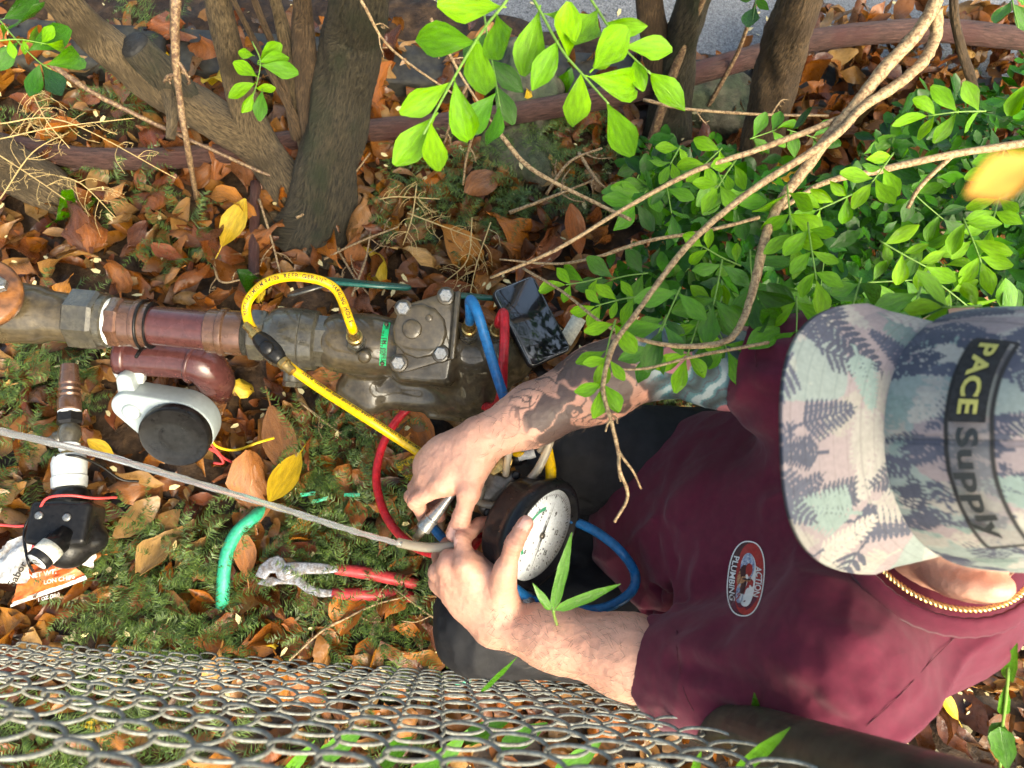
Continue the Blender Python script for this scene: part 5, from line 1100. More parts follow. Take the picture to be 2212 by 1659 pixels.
# left hand: holds the gauge, thumb on the dial
LI = [Z3(600, 1010, .835), Z3(575, 840, .85), Z3(690, 745, .875), Z3(800, 715, .89)]
LM = [Z3(490, 1010, .852), Z3(480, 885, .885), Z3(590, 800, .915), Z3(690, 770, .925)]
LR = [Z3(430, 1060, .872), Z3(425, 955, .912), Z3(530, 880, .94), Z3(630, 850, .945)]
LP = [Z3(425, 1130, .892), Z3(445, 1045, .93), Z3(530, 990, .95), Z3(610, 965, .955)]
LT = [Z3(830, 1240, .845), Z3(868, 1040, .805), Z3(925, 870, .788), Z3(1000, 738, .792)]
for q, rk in ((LI, .0098), (LM, .0098), (LR, .0092), (LP, .0082)):
    skin.append(s_cone(Lwr, q[0], .0235, .0128, .012)); finger(q, rk, .009)
skin.append(s_cone(lerp(Lwr, LT[0], .4), LT[0], .023, .019, .015)); skin.append(s_cone(LT[0], LT[1], .0185, .0132, .012)); finger(LT[1:], .0106, .006)
skin.append(s_ell(Z3(650, 1150, .858), np.array([CR, CU, CN]), (.036, .040, .017), .02)); skin.append(s_cone(Z3(760, 1090, .84), Z3(680, 1020, .842), .011, .009, .012))
# right hand: pinches the bleed nozzle
RI = [Z3(440, 480, .858), Z3(268, 590, .868), Z3(330, 690, .892), Z3(430, 690, .90)]
RM = [Z3(365, 425, .872), Z3(245, 560, .895), Z3(330, 660, .922), Z3(430, 665, .928)]
RR = [Z3(335, 370, .888), Z3(265, 500, .925), Z3(340, 610, .945), Z3(430, 620, .95)]
RP_ = [Z3(345, 310, .90), Z3(300, 440, .94), Z3(360, 550, .955), Z3(430, 570, .96)]
RT = [Z3(660, 330, .862), Z3(625, 530, .850), Z3(575, 690, .858), Z3(522, 805, .868)]
for q, rk in ((RI, .0100), (RM, .0100), (RR, .0094), (RP_, .0084)):
    skin.append(s_cone(Rwr, q[0], .0225, .0130, .012)); finger(q, rk, .009)
skin.append(s_cone(lerp(Rwr, RT[0], .4), RT[0], .022, .019, .015)); skin.append(s_cone(RT[0], RT[1], .0185, .0135, .012)); finger(RT[1:], .0116, .006)
skin.append(s_ell(Z3(500, 350, .885), np.array([CR, CU, CN]), (.034, .036, .018), .02)); skin.append(s_cone(Z3(600, 430, .868), Z3(500, 480, .868), .010, .010, .012))
V, Fq = surface(skin, .0019); V = relax(V, Fq, 2, .5)
Nn = normals_of(V, Fq)
def near(P, j): return np.min([np.linalg.norm(P - q, axis=1) for q in j], 0)
ten = np.zeros(len(V))
for w_, qs in ((Lwr, (LI, LM, LR)), (Rwr, (RI, RM, RR))):
    for q in qs:
        a_, b_ = lerp(w_, q[0], .25), q[0]; t_ = np.clip((V - a_) @ (b_ - a_) / ((b_ - a_) @ (b_ - a_)), 0, 1); ten += .0014 * np.exp(-((np.linalg.norm(V - a_ - t_[:, None] * (b_ - a_), axis=1) - .010) / .006) ** 2 * .3) * np.sin(np.pi * t_) * .6
crs = np.zeros(len(V))
for a_, b_, c_ in [(q[0], q[1], q[2]) for q in (LI, LM, LR, LP, RI, RM, RR, RP_)] + [(q[1], q[2], q[3]) for q in (LT, RT)]:
    e_ = nrm(c_ - a_); s_ = (V - b_) @ e_; crs -= .0008 * np.exp(-(np.linalg.norm(V - b_, axis=1) / .0125) ** 2) * np.clip(np.cos(2 * math.pi * s_ / .0052), 0, 1)
# small relief: knuckles, tendons, wrinkles
kn = np.zeros(len(V))
for q in (LI, LM, LR, LP, RI, RM, RR, RP_):
    kn += .0016 * np.exp(-(np.linalg.norm(V - q[0], axis=1) / .011) ** 2) + .0010 * np.exp(-(np.linalg.norm(V - q[1], axis=1) / .010) ** 2)
V = V + Nn * (kn + ten + crs + .0006 * noise3(V, 70, 3) + .0004 * noise3(V, 230, 5, 2))[:, None]
col = np.tile(np.array([.55, .29, .205]), (len(V), 1)); col *= (1 + .10 * noise3(V, 35, 1) + .05 * noise3(V, 220, 2))[:, None]
red = np.clip(sum(np.exp(-(np.linalg.norm(V - p, axis=1) / .013) ** 2) for q in (LI, LM, LR, LP, LT, RI, RM, RR, RP_, RT) for p in q), 0, 1) * .55 + np.clip(.5 * noise3(V, 28, 9), 0, .4)
col = col * (1 + np.clip(crs / .0008, -1, 0)[:, None] * np.array([.22, .30, .30])); col = col * (1 - red[:, None] * np.array([.04, .20, .24]))
dist_c = lambda a, b: (np.clip((V - a) @ (b - a) / ((b - a) @ (b - a)), -.2, 1.2), np.linalg.norm(V - a - np.clip((V - a) @ (b - a) / ((b - a) @ (b - a)), 0, 1)[:, None] * (b - a), axis=1))
for tip, prev in ((LT[-1], LT[-2]), (RT[-1], RT[-2])):               # thumb nails
    d = nrm(tip - prev); c = tip + d * .001 + nrm(CAM - tip) * .0092; q = V - c; a, b = q @ d, q @ np.cross(d, nrm(CAM - tip)); nl = (np.abs(a) < .0078) & (np.abs(b) < .0062) & (q @ nrm(CAM - tip) > -.006)
    col[nl] = np.array([.68, .38, .30]); V[nl] -= Nn[nl] * .0004; rim = (((a / .0088) ** 2 + (b / .0072) ** 2) < 1.15) & ~nl & (q @ nrm(CAM - tip) > -.006); col[rim] *= np.array([.78, .62, .58])
# tattoos on the right arm: soft shaded shapes and drawn lines that follow the limb
tf, rf = dist_c(Rel, Rwr); tu, ru = dist_c(Rsh, Rel)
fx = nrm(Rwr - Rel); fy = nrm(CN - (CN @ fx) * fx); fz = np.cross(fx, fy); q = V - Rel; ph2 = np.arctan2(q @ fz, q @ fy)
def soft(x, w): return np.clip(.5 - x / w, 0, 1)
isf = (rf < .055) & (tf > -.12) & (np.linalg.norm(V - Lwr, axis=1) > .09)
fade = np.clip((.80 - tf) / .10, 0, 1); ink = np.zeros(len(V)); w1 = noise3(V, 30, 21, 2) * .10; w2 = noise3(V, 55, 22, 2) * .10
for (t0, p0_, a_, b_, k_) in ((.62, .1, .10, .30, .9), (.52, -.75, .07, .45, .85), (.40, .55, .09, .35, .95), (.30, -.35, .07, .5, .8), (.22, .75, .06, .5, .9), (.47, -1.5, .12, .3, .8), (.12, .1, .05, .7, .75), (.66, -.9, .05, .3, .7), (.33, 1.4, .12, .3, .85), (.05, -.8, .05, .5, .8)):
    ink = np.maximum(ink, k_ * soft(np.sqrt(((tf + w1 - t0) / a_ / 1.25) ** 2 + ((ph2 + w2 * 4 - p0_) / b_ / 1.2) ** 2) - 1, .28))
arcs = np.abs(np.sin(34 * (tf + w1) + 2.2 * np.sin(2.3 * ph2 + 1))); ink = np.maximum(ink, .72 * soft(arcs - .26, .14) * (np.sin(9 * tf + 3 * ph2) > -.1))
arcs = np.abs(np.sin(9 * (ph2 + w2 * 3) + 7 * tf)); ink = np.maximum(ink, .72 * soft(arcs - .30, .14) * (np.cos(11 * tf - 3 * ph2) > .2)); ink = np.maximum(ink, .30 * np.clip(1.8 * noise3(V, 26, 27, 2) + .2, 0, 1))
ink = np.where(isf, np.clip(ink * 1.5 - .06, 0, .98) * fade, 0)[:, None]; col = col * (1 - .9 * ink) + np.array([.018, .019, .022]) * .9 * ink
isu = (ru < .062) & (tu > .15) & (rf > .03) & (tf < .10); q = V - Rsh; ux = nrm(Rel - Rsh); uy = nrm(CN - (CN @ ux) * ux); pu = np.arctan2(q @ np.cross(ux, uy), q @ uy); sw = np.sin(26 * (tu + w1) + 3 * np.sin(2.5 * pu + 2)); mu = np.clip((.10 - tf) / .1, 0, 1)
tcol = np.array([.06, .19, .21]) * (.75 + .5 * sw)[:, None]; tcol[sw > .72] = (.34, .42, .42); tcol[np.abs(sw) < .13] = (.045, .055, .075); pk = np.sin(9 * tu + 1.0) * np.cos(2.2 * pu) > .62; tcol[pk] = (.46, .17, .19)
wu = np.where(isu, mu * .92, 0)[:, None]; col = col * (1 - wu) + tcol * wu
M['skin'] = mat('skin', (.5, .3, .2), .46, var=.06, scale=200, bump=.25, bscale=900, attr='Col', sss=.12, rvar=.08)
me = mesh_of('person', V, Fq, (M['skin'],)); set_col(me, np.clip(col, 0, 1))
person = link('person', me, None, 'kneeling person in maroon T-shirt, fern print cap and black trousers holding a gauge', 'person')
print('ink', float((ink > .3).sum()) / max(1, isf.sum()), float(ink.max())); print('person verts', len(V), 'arm L', np.linalg.norm(Lsh - Lel), np.linalg.norm(Lel - Lwr), 'R', np.linalg.norm(Rsh - Rel), np.linalg.norm(Rel - Rwr))
# ear, hair
HV, HF = [], []
for wr_a, el_a, nn_ in ((Lwr, Lel, 520), (Rwr, Rel, 260)):
    ax_ = nrm(el_a - wr_a); t_, r_ = dist_c(wr_a, el_a); cand = np.where((t_ > .02) & (t_ < .95) & (r_ < .05) & (Nn @ CN > -.1))[0]
    for i in RNG.choice(cand, nn_):
        p = V[i]; d_ = nrm(-ax_ * .7 + np.cross(Nn[i], ax_) * RNG.normal(0, .8) + Nn[i] * .35); L_ = RNG.uniform(.006, .014); s_ = nrm(np.cross(d_, CN)) * .00013; m_ = p + d_ * L_ * .5 + Nn[i] * .001; b_ = len(HV)
        HV += [p - s_, p + s_, m_ + s_, m_ - s_, p + d_ * L_ - Nn[i] * .0008]; HF += [(b_, b_ + 1, b_ + 2, b_ + 3), (b_ + 3, b_ + 2, b_ + 4)]
M['hair'] = mat('short_hair', (.05, .028, .016), .5, var=.4, scale=300)
obj('arm_hair', (HV, HF), M['hair'], person, smooth=False, kind='stuff')

# ---- shirt
M['shirt'] = mat('maroon_cotton', (.094, .0076, .024), .85, var=.10, scale=60, bump=.22, bscale=1500, rvar=.05, sheen=.12, spec=.25)
T1, T2, T3 = UD(1850, 1240, .75), UD(1700, 1200, .865), UD(1500, 1150, 1.0)
Lhem, Rhem = UD(1432, 1448, .795), UD(1606, 778, .80)
shirt_p = [s_cone(T1, T2, .085, .125, .05), s_cone(T2, T3, .125, .125, .06), s_cone(T1, Lsh, .085, .066, .05), s_cone(T1 - CN * .03, Rsh, .08, .060, .05), s_cone(UD(1750, 950, .88), UD(1520, 1030, 1.02), .06, .085, .06), s_cone(UD(1730, 1400, .78), UD(1560, 1310, .93), .07, .085, .05),
           s_cone(T3, UD(1420, 1140, 1.03), .12, .085, .05), s_cone(UD(1900, 1370, .72), UD(1850, 1260, .80), .05, .085, .05)]
shirt_p += [s_cone(UD(2125, 1250, .68), UD(2060, 1310, .68), .042, .048, .05), s_cone(UD(2060, 1310, .68), UD(1900, 1400, .68), .048, .05, .05)]
slv = [(Lsh, Lhem, .068, .054, Lel, .046), (Rsh, Rhem, .061, .053, Rel, .048)]
for a, b, r1, r2, _, _ in slv: shirt_p.append(s_cone(a, lerp(a, b, 1.12), r1, r2, .045))
nd = nrm(HC - NB)
def shirt_field(P):
    d = s_field(shirt_p, P, .09)
    for a, b, r1, r2, el, ra in slv:
        ax = nrm(b - a); L = np.linalg.norm(b - a); t = (P - a) @ ax; rad = np.linalg.norm(P - a - np.clip(t, 0, L * 1.3)[:, None] * ax, axis=1)
        m = (t > L * .45) & (rad < .1)
        d = np.where(m, np.maximum(d, t - L), d); inner = np.maximum(rad - (r2 - .006), -(t - L * .72)); d = np.where(m, np.maximum(d, -inner), d)
    q = P - UD(2035, 1160, .62); t = q @ nd; rad = np.linalg.norm(q - t[:, None] * nd, axis=1); return np.maximum(d, -np.maximum(rad - .069, -(t + .035)))
V, Fq = surface(shirt_p, .0032, shirt_field); V = relax(V, Fq, 2); Nn = normals_of(V, Fq)
# drape: long diagonal folds, sharper towards the sleeves
ca, cb = nrm(-CR * .8 - CU * .45 - CN * .3), nrm(CU * .8 - CR * .5); Q = np.stack([V @ ca * .35, V @ cb, V @ CN * .6], -1)
f1, f2 = noise3(Q, 13, 31, 2), noise3(Q, 27, 32, 2); fold = 1 - np.abs(f1); amp = .009 * (fold ** 3 - .4) + .0036 * f2 + .0012 * noise3(V, 60, 33)
wr_ = np.exp(-(np.linalg.norm(V - lerp(Lsh, Lhem, .55), axis=1) / .09) ** 2) + np.exp(-(np.linalg.norm(V - UD(1500, 1330, .9), axis=1) / .08) ** 2); Q2 = np.stack([V @ CR * 1.0, V @ CU * .3, V @ CN * .5], -1)
amp += wr_ * .010 * (1 - np.abs(noise3(Q2, 24, 35, 2)) - .5)
nk = np.clip((np.linalg.norm(V - UD(2035, 1160, .62), axis=1) - .07) / .04, 0, 1); hemf = np.min([np.clip(np.abs((V - b) @ nrm(b - a)) / .012, .25, 1) for a, b, *_ in slv], 0)
raw = BVHTree.FromPolygons([tuple(p) for p in V], [tuple(map(int, f)) for f in Fq])
def cast0(u, v):
    h = raw.ray_cast(Vector(CAM), Vector(nrm(ray(u, v)))); return np.array(h[0]) if h[0] is not None else UD(u, v, .8)
for (u0, v0, u1, v1, A0, w0) in [(1480, 1010, 1690, 900, .008, .012), (1390, 1130, 1640, 1010, .006, .013), (1400, 1290, 1700, 1180, .005, .014), (1560, 1370, 1880, 1490, .009, .013), (1470, 1370, 1700, 1500, .006, .012), (1700, 1330, 1900, 1430, .008, .012), (1880, 1300, 1740, 1420, .005, .010), (1500, 1470, 1640, 1550, .004, .009), (1440, 1390, 1560, 1440, .006, .008), (1380, 1180, 1460, 1330, .008, .011), (1640, 1110, 1850, 1030, .005, .014), (1620, 800, 1700, 850, .005, .009), (1610, 740, 1720, 760, .005, .009), (1760, 1500, 1860, 1560, .006, .009)]:
    a0_, b0_ = cast0(u0, v0), cast0(u1, v1); ab = b0_ - a0_; t_ = (V - a0_) @ ab / (ab @ ab); tc2 = np.clip(t_, 0, 1); off_ = V - a0_ - tc2[:, None] * ab; sdv = nrm(np.cross(ab, CN)); d_ = np.linalg.norm(off_, axis=1); sg_ = off_ @ sdv
    env = np.exp(-((d_ / (3.2 * w0)) ** 2)) * np.clip(1 - np.abs(2 * tc2 - 1) ** 3, 0, 1); amp += A0 * env * np.cos(sg_ / w0 * 1.6 + .6) * .65
V = V + Nn * (amp * nk * hemf)[:, None]; V = relax(V, Fq, 1, .4)
shirt = obj('t_shirt', (V, Fq), M['shirt'], person, 'maroon short sleeved T-shirt with chest logo')
shbvh = BVHTree.FromPolygons([tuple(p) for p in V], [tuple(map(int, f)) for f in Fq])
def cast(bvh, u, v, off):
    d = nrm(ray(u, v)); h = bvh.ray_cast(Vector(CAM), Vector(d))
    return None if h[0] is None else np.array(h[0]) - d * off
def decal(name, pts, Fc, bvh, off, m, par, label=None):
    P = [cast(bvh, u, v, off) for u, v in pts]; g = np.mean([p for p in P if p is not None], 0); P = [p if p is not None else g for p in P]
    return obj(name, (P, Fc), M[m], par, label, smooth=False)
# collar
kc = UD(2035, 1160, .62); k1 = nrm(CX - (CX @ nd) * nd); k2 = np.cross(nd, k1); rg_ = []; NA = 90
for i in range(NA):
    a = 2 * math.pi * i / NA; dr = k1 * math.cos(a) + k2 * math.sin(a); rr = .071
    for j in range(7):
        s = j / 6; p = kc + dr * (rr + .001 + .009 * (1 - s)) + nd * (-.012 + .018 * s) + dr * .002 * math.sin(s * math.pi) + dr * (.0008 * (i % 2)); rg_.append(p)
cf = [(i * 7 + j, ((i + 1) % NA) * 7 + j, ((i + 1) % NA) * 7 + j + 1, i * 7 + j + 1) for i in range(NA) for j in range(6)]
c_ = obj('collar', (rg_, cf), M['shirt'], shirt, 'ribbed crew neck collar'); md = c_.modifiers.new('thick', 'SOLIDIFY'); md.thickness = .0025
# shoulder seam
sp = [cast(shbvh, u, v, .0016) for u, v in [(2085, 1350), (2050, 1390), (2010, 1430), (1960, 1485), (1915, 1530), (1870, 1570)]]; sp = [p for p in sp if p is not None]
M['seam'] = mat('seam_thread', (.075, .008, .02), .8, var=.1)
if len(sp) > 2: obj('shoulder_seam', tube(spline(sp, 8), 0.00032, 6, lump=lambda s, a: 1 + .3 * np.sin(300 * s)), M['seam'], shirt)
for px_ in ([(1462, 1362), (1462, 1400), (1468, 1450), (1480, 1500), (1498, 1536)], [(1632, 700), (1630, 740), (1634, 790), (1648, 850)]):
    sp = [cast(shbvh, u, v, .0012) for u, v in px_]; sp = [p for p in sp if p is not None]
    if len(sp) > 2: obj('hem_stitch', tube(spline(sp, 8), .0005, 5, lump=lambda s, a: 1 + .5 * np.sin(260 * s)), M['seam'], shirt)
# chest logo: oval badge, lettering along both long sides, clasped forearms
lc = (1611, 1250); la = R(6)
def lp(x, y): return lc[0] + y * math.cos(la) - x * -math.sin(la) * -1, lc[1] + x * math.cos(la) + y * math.sin(la)      # x runs down the picture, y to its right
M['logo_white'] = mat('logo_white', (.62, .62, .60), .7, var=.08); M['logo_red'] = mat('logo_red', (.30, .022, .02), .7, var=.25, scale=90); M['logo_dark'] = mat('logo_dark', (.045, .012, .014), .7, var=.1)
M['logo_blue'] = mat('logo_denim', (.16, .21, .34), .7, var=.5, scale=260, col2=(.42, .45, .50)); M['logo_tan'] = mat('logo_hand', (.42, .22, .10), .7, var=.5, scale=400, col2=(.22, .10, .045))
lg = None
def oval(a, b, off, m, nm, p=2.4, cx=0, cy=0, ring=None):
    global lg
    e = ellipse(a, b, 56, p); L = [(cx + x, cy + y) for x, y in e]
    pts = [lp(*q) for q in L]
    if ring:
        pts += [lp(cx + x * (1 - ring / a), cy + y * (1 - ring / b)) for x, y in e]; Fc = [(i, (i + 1) % 56, 56 + (i + 1) % 56, 56 + i) for i in range(56)]
    else:
        pts += [lp(cx + x * .5, cy + y * .5) for x, y in e] + [lp(cx, cy)]; Fc = [(i, (i + 1) % 56, 56 + (i + 1) % 56, 56 + i) for i in range(56)] + [(56 + i, 56 + (i + 1) % 56, 112) for i in range(56)]
    return decal(nm, pts, Fc, shbvh, off, m, shirt)
oval(80, 38, .0010, 'logo_dark', 'logo_ground'); oval(78, 30, .0014, 'logo_red', 'logo_field', cy=7); oval(82, 40, .0018, 'logo_white', 'logo_outline', ring=2.6)
oval(56, 17, .0020, 'logo_white', 'logo_oval', cy=4, cx=4); oval(30, 15, .0024, 'logo_blue', 'logo_sleeve', cx=-26, cy=1, p=2.0); oval(22, 15, .0027, 'logo_tan', 'logo_hands', cx=2, cy=-4, p=2.2); oval(22, 8, .0025, 'logo_blue', 'logo_sleeve', cx=32, cy=-10)
for q in range(4): oval(2.2, 9, .0030, 'logo_dark' if q % 2 else 'logo_tan', 'logo_fingers', cx=-4 + 5 * q, cy=1)
for s_, sz, yy, w_, sag in (('ACTION', 19, 28, 66, -5.5), ('PLUMBING', 17, -30, 96, 5.5)):
    V2, Fc = text_shape(s_, 1, .02, 1.0); x = V2[:, 0] / (V2[:, 0].max() - V2[:, 0].min()) * w_; y = V2[:, 1] * sz
    pts = [lp(a + (4 if yy > 0 else 2) + b * .12, yy + b + sag * (a / (w_ / 2)) ** 2) for a, b in zip(x, y)]; decal('logo_lettering', pts, Fc, shbvh, .0034, 'logo_white', shirt)
# necklace
M['gold'] = mat('gold', (.75, .50, .22), .22, metal=1.0, var=.2, scale=300)
th_ = np.linspace(0, 2 * math.pi, 260); nc = kc + nd * .012; ring = np.array([nc + (k1 * math.cos(a) * .067 + k2 * math.sin(a) * .067) for a in th_]); T, N_, B_ = frames(ring)
for q in (0, 1):
    w = th_ * 60 + q * math.pi; obj('chain_strand', tube(ring + .0016 * (np.cos(w)[:, None] * N_ + np.sin(w)[:, None] * B_), .0013, 5), M['gold'], person, 'gold rope chain necklace' if q == 0 else None)

# ---- trousers and boots
M['trouser'] = mat('black_trousers', (.010, .010, .012), .7, var=.2, scale=50, bump=.3, bscale=900, rvar=.08, spec=.35)
tp = [s_cone(UD(1560, 1350, 1.02), UD(1050, 1345, .985), .085, .064, .03), s_cone(UD(1560, 1010, 1.05), UD(1230, 985, 1.03), .09, .068, .03), s_cone(UD(1560, 1180, 1.06), UD(1240, 1170, 1.10), .10, .07, .05),
      s_cone(UD(1050, 1345, .985), UD(1180, 1400, 1.19), .064, .046, .03), s_cone(UD(1230, 985, 1.03), UD(1430, 1000, 1.22), .068, .045, .03), s_ell(UD(1600, 1180, 1.08), np.eye(3), (.13, .17, .11), .05)]
V, Fq = surface(tp, .0036); V = relax(V, Fq, 2); Nn = normals_of(V, Fq); V = V + Nn * (.004 * (1 - 2 * np.abs(noise3(V, 16, 41, 2))) + .0012 * noise3(V, 50, 42))[:, None]
obj('trousers', (V, Fq), M['trouser'], person, 'black trousers')
M['boot'] = mat('boot_leather', (.03, .02, .014), .5, var=.3, scale=60, bump=.3)
for a, b, sgn in ((UD(1185, 1400, 1.19), UD(1010, 1395, 1.225), 0), (UD(1440, 1000, 1.22), UD(1600, 1010, 1.24), 1)):
    V, Fq = surface([s_cone(a, lerp(a, b, .5), .046, .042, .02), s_cone(lerp(a, b, .4), b, .042, .034, .02), s_box(lerp(a, b, .5) - Zup * .03, np.array([nrm((b - a) * [1, 1, 0]), np.cross(Zup, nrm((b - a) * [1, 1, 0])), Zup]), (.12, .042, .012), .008, .01)], .004); V[:, 2] = np.maximum(V[:, 2], .004); obj('boot', (V, Fq), M['boot'], person)

# ---- cap
RES = .0006; GW, GH = int(.46 / RES), int(.46 / RES); img = np.zeros((GH, GW, 3))
gx_, gy_ = np.meshgrid((np.arange(GW) - GW / 2) * RES, (np.arange(GH) - GH / 2) * RES); G2 = np.stack([gx_.ravel(), gy_.ravel(), 0 * gx_.ravel()], -1)
nb_ = noise3(G2, 14, 51, 2).reshape(GH, GW); nb2 = noise3(G2, 22, 52, 3).reshape(GH, GW)
img[:] = (.205, .245, .23); img[nb_ > .30] = (.25, .205, .21); img[nb2 > .42] = (.27, .29, .26)
def stamp(cx, cy, ang, L, c, wid=.30, nleaf=11):
    """a fern frond: leaflets either side of a rib"""
    ca_, sa_ = math.cos(ang), math.sin(ang); x = (gx_ - cx) * ca_ + (gy_ - cy) * sa_; y = -(gx_ - cx) * sa_ + (gy_ - cy) * ca_
    sel = (x > -.006) & (x < L * 1.05) & (np.abs(y) < L * wid * 1.15); m = np.zeros_like(sel); xs_, ys_ = x[sel], y[sel]; mm = np.abs(ys_) < .0011 * (1 - xs_ / L * .6)
    for i in range(nleaf):
        t = (i + .5) / nleaf; x0 = L * t * .95; ll = L * wid * (1 - t) ** .7 * 1.05 + .003; sl_ = .55
        for sg in (-1, 1):
            yy = ys_ * sg; u_ = (xs_ - x0) * math.cos(sl_ + .5) + yy * math.sin(sl_ + .5); v_ = -(xs_ - x0) * math.sin(sl_ + .5) + yy * math.cos(sl_ + .5); q = u_ / ll
            mm |= (q > 0) & (q < 1) & (np.abs(v_) < L * .036 * np.sqrt(np.clip(np.sin(np.pi * np.clip(q, 0, 1) ** .8), 0, 1)))
    m[sel] = mm; img[m] = c
rg = np.random.default_rng(60)
for k in range(290):
    c = ((.05, .056, .085), (.31, .29, .255), (.06, .066, .095), (.17, .225, .205), (.05, .056, .085), (.29, .275, .25), (.065, .07, .10))[k % 7]
    stamp(rg.uniform(-.21, .21), rg.uniform(-.21, .21), rg.uniform(0, 6.28), rg.uniform(.032, .054), np.array(c) * rg.uniform(.85, 1.15), rg.uniform(.26, .38), int(rg.integers(9, 13)))
def samp(x, y): return img[np.clip((np.asarray(y) / RES + GH / 2).astype(int), 0, GH - 1), np.clip((np.asarray(x) / RES + GW / 2).astype(int), 0, GW - 1)]
M['cap'] = mat('cap_cloth', (.3, .3, .3), .8, var=.10, scale=120, bump=.25, bscale=1600, attr='Col', rvar=.05)
cap = thing('cap', None, None, HC); cap.parent = person; cap['label'] = 'grey green fern print cap with yellow and black lettering'
CC = UD(2130, 945, .505); ca2, cb2, ch2 = .104, .089, .112
def crown_pt(al_, be, off=0.0):
    cx = np.cos(be) ** .72; p = np.stack([ca2 * np.cos(al_) * cx, cb2 * np.sin(al_) * cx, ch2 * np.sin(be) ** 1.0], -1); n = np.stack([np.cos(al_) * np.cos(be) / ca2, np.sin(al_) * np.cos(be) / cb2, np.sin(be) / ch2], -1); n /= np.linalg.norm(n, axis=-1, keepdims=True); return p + n * off
def capw(p): p = np.asarray(p); return CC + p[..., :1] * CX + p[..., 1:2] * CY + p[..., 2:3] * CZ
NA_, NBt = 420, 130; A_, B2 = np.meshgrid(np.linspace(0, 2 * math.pi, NA_, endpoint=False), np.linspace(0, R(89.5), NBt)); P = crown_pt(A_, B2)
seam = np.minimum.reduce([np.abs(((A_ - s) + math.pi) % (2 * math.pi) - math.pi) for s in np.radians([0, 60, 120, 180, 240, 300])]) * np.cos(B2) * .095
P[..., :3] *= (1 - .010 * np.exp(-(seam / .0022) ** 2))[..., None]
V = capw(P).reshape(-1, 3); V += .0007 * noise3(V, 40, 71)[:, None] * CZ
i_, j_ = np.meshgrid(np.arange(NBt - 1), np.arange(NA_), indexing='ij'); a = (i_ * NA_ + j_).ravel(); b = (i_ * NA_ + (j_ + 1) % NA_).ravel()
me = mesh_of('crown_panel', V, np.stack([a, b, b + NA_, a + NA_], -1), (M['cap'],))
arc = .125 * (math.pi / 2 - B2); cc_ = samp(arc * np.cos(A_) * 1.05, arc * np.sin(A_) * 1.05).copy(); az = (A_ + math.pi) % (2 * math.pi) - math.pi
TB0, TB1 = R(21), R(33.5)                                              # lettering band
inb = (az > R(-46)) & (az < R(50)); 
ln = inb & ((np.abs(B2 - TB0) < R(.8)) | (np.abs(B2 - TB1) < R(.8))) | ((np.abs(az - R(50)) < R(.9)) | (np.abs(az + R(46)) < R(.9))) & (B2 > TB0) & (B2 < TB1)
cc_[inb & (B2 > TB0) & (B2 < TB1)] = cc_[inb & (B2 > TB0) & (B2 < TB1)] * .45 + .085; cc_[ln] = (.014, .014, .015); cc_[(seam < .0009)] *= .6; cc_[(np.abs(seam - .003) < .0004)] *= .75
set_col(me, cc_.reshape(-1, 3)); crown = link('crown_panel', me, cap)
# visor
NS, NT = 240, 110; S_, T_ = np.meshgrid(np.linspace(-1, 1, NS), np.linspace(0, 1, NT)); ai = S_ * R(64); ao = S_ * R(82)
ix, iy = (ca2 - .003) * np.cos(ai), (cb2 - .003) * np.sin(ai); qx, qy = np.cos(ao), np.sin(ao); ox, oy = .046 + .130 * np.abs(qx) ** .72, .093 * np.sign(qy) * np.abs(qy) ** .85
vx, vy = ix + (ox - ix) * T_, iy + (oy - iy) * T_; vz = .004 - 2.3 * vy ** 2 * np.clip(.35 + T_, 0, 1) - .012 * T_
top = np.stack([vx, vy, vz], -1); bot = top - np.array([0, 0, .0032]); Vt = np.vstack([capw(top).reshape(-1, 3), capw(bot).reshape(-1, 3)]); n_ = NS * NT
i_, j_ = np.meshgrid(np.arange(NT - 1), np.arange(NS - 1), indexing='ij'); a = (i_ * NS + j_).ravel(); q = np.stack([a, a + NS, a + NS + 1, a + 1], -1); e = np.arange(NS - 1) + (NT - 1) * NS
rim = np.stack([e, e + n_, e + n_ + 1, e + 1], -1); l0 = np.arange(NT - 1) * NS; sd1 = np.stack([l0, l0 + n_, l0 + n_ + NS, l0 + NS], -1); sd2 = sd1[:, ::-1] + NS - 1
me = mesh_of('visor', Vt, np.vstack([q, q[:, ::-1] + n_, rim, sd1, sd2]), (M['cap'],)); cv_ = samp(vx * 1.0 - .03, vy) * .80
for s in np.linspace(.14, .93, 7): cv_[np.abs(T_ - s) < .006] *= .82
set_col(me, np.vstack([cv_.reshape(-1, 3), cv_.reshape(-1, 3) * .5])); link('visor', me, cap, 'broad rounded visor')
# lettering on the crown
M['cap_black'] = mat('cap_patch', (.008, .008, .009), .7, var=.2, scale=300); M['cap_yellow'] = mat('cap_yellow', (.40, .38, .10), .7, var=.2, scale=400, bump=.3, bscale=1500); M['cap_dark'] = mat('cap_emboss', (.014, .017, .018), .5, var=.2, scale=300)
def ontext(s_, a0, a1, b0, b1, m, off, nm='lettering', bold=.02):
    V2, Fc = text_shape(s_, 1, bold, 1.05); x = (V2[:, 0] - V2[:, 0].min()) / (V2[:, 0].max() - V2[:, 0].min()); y = (V2[:, 1] - V2[:, 1].min()) / (V2[:, 1].max() - V2[:, 1].min())
    al2, be2 = a0 + (a1 - a0) * x, b0 + (b1 - b0) * y; top_ = capw(crown_pt(al2, be2, off)); bt = capw(crown_pt(al2, be2, off * .2)); n2_ = len(top_)
    obj(nm, (top_, Fc), M[m], crown, smooth=False)
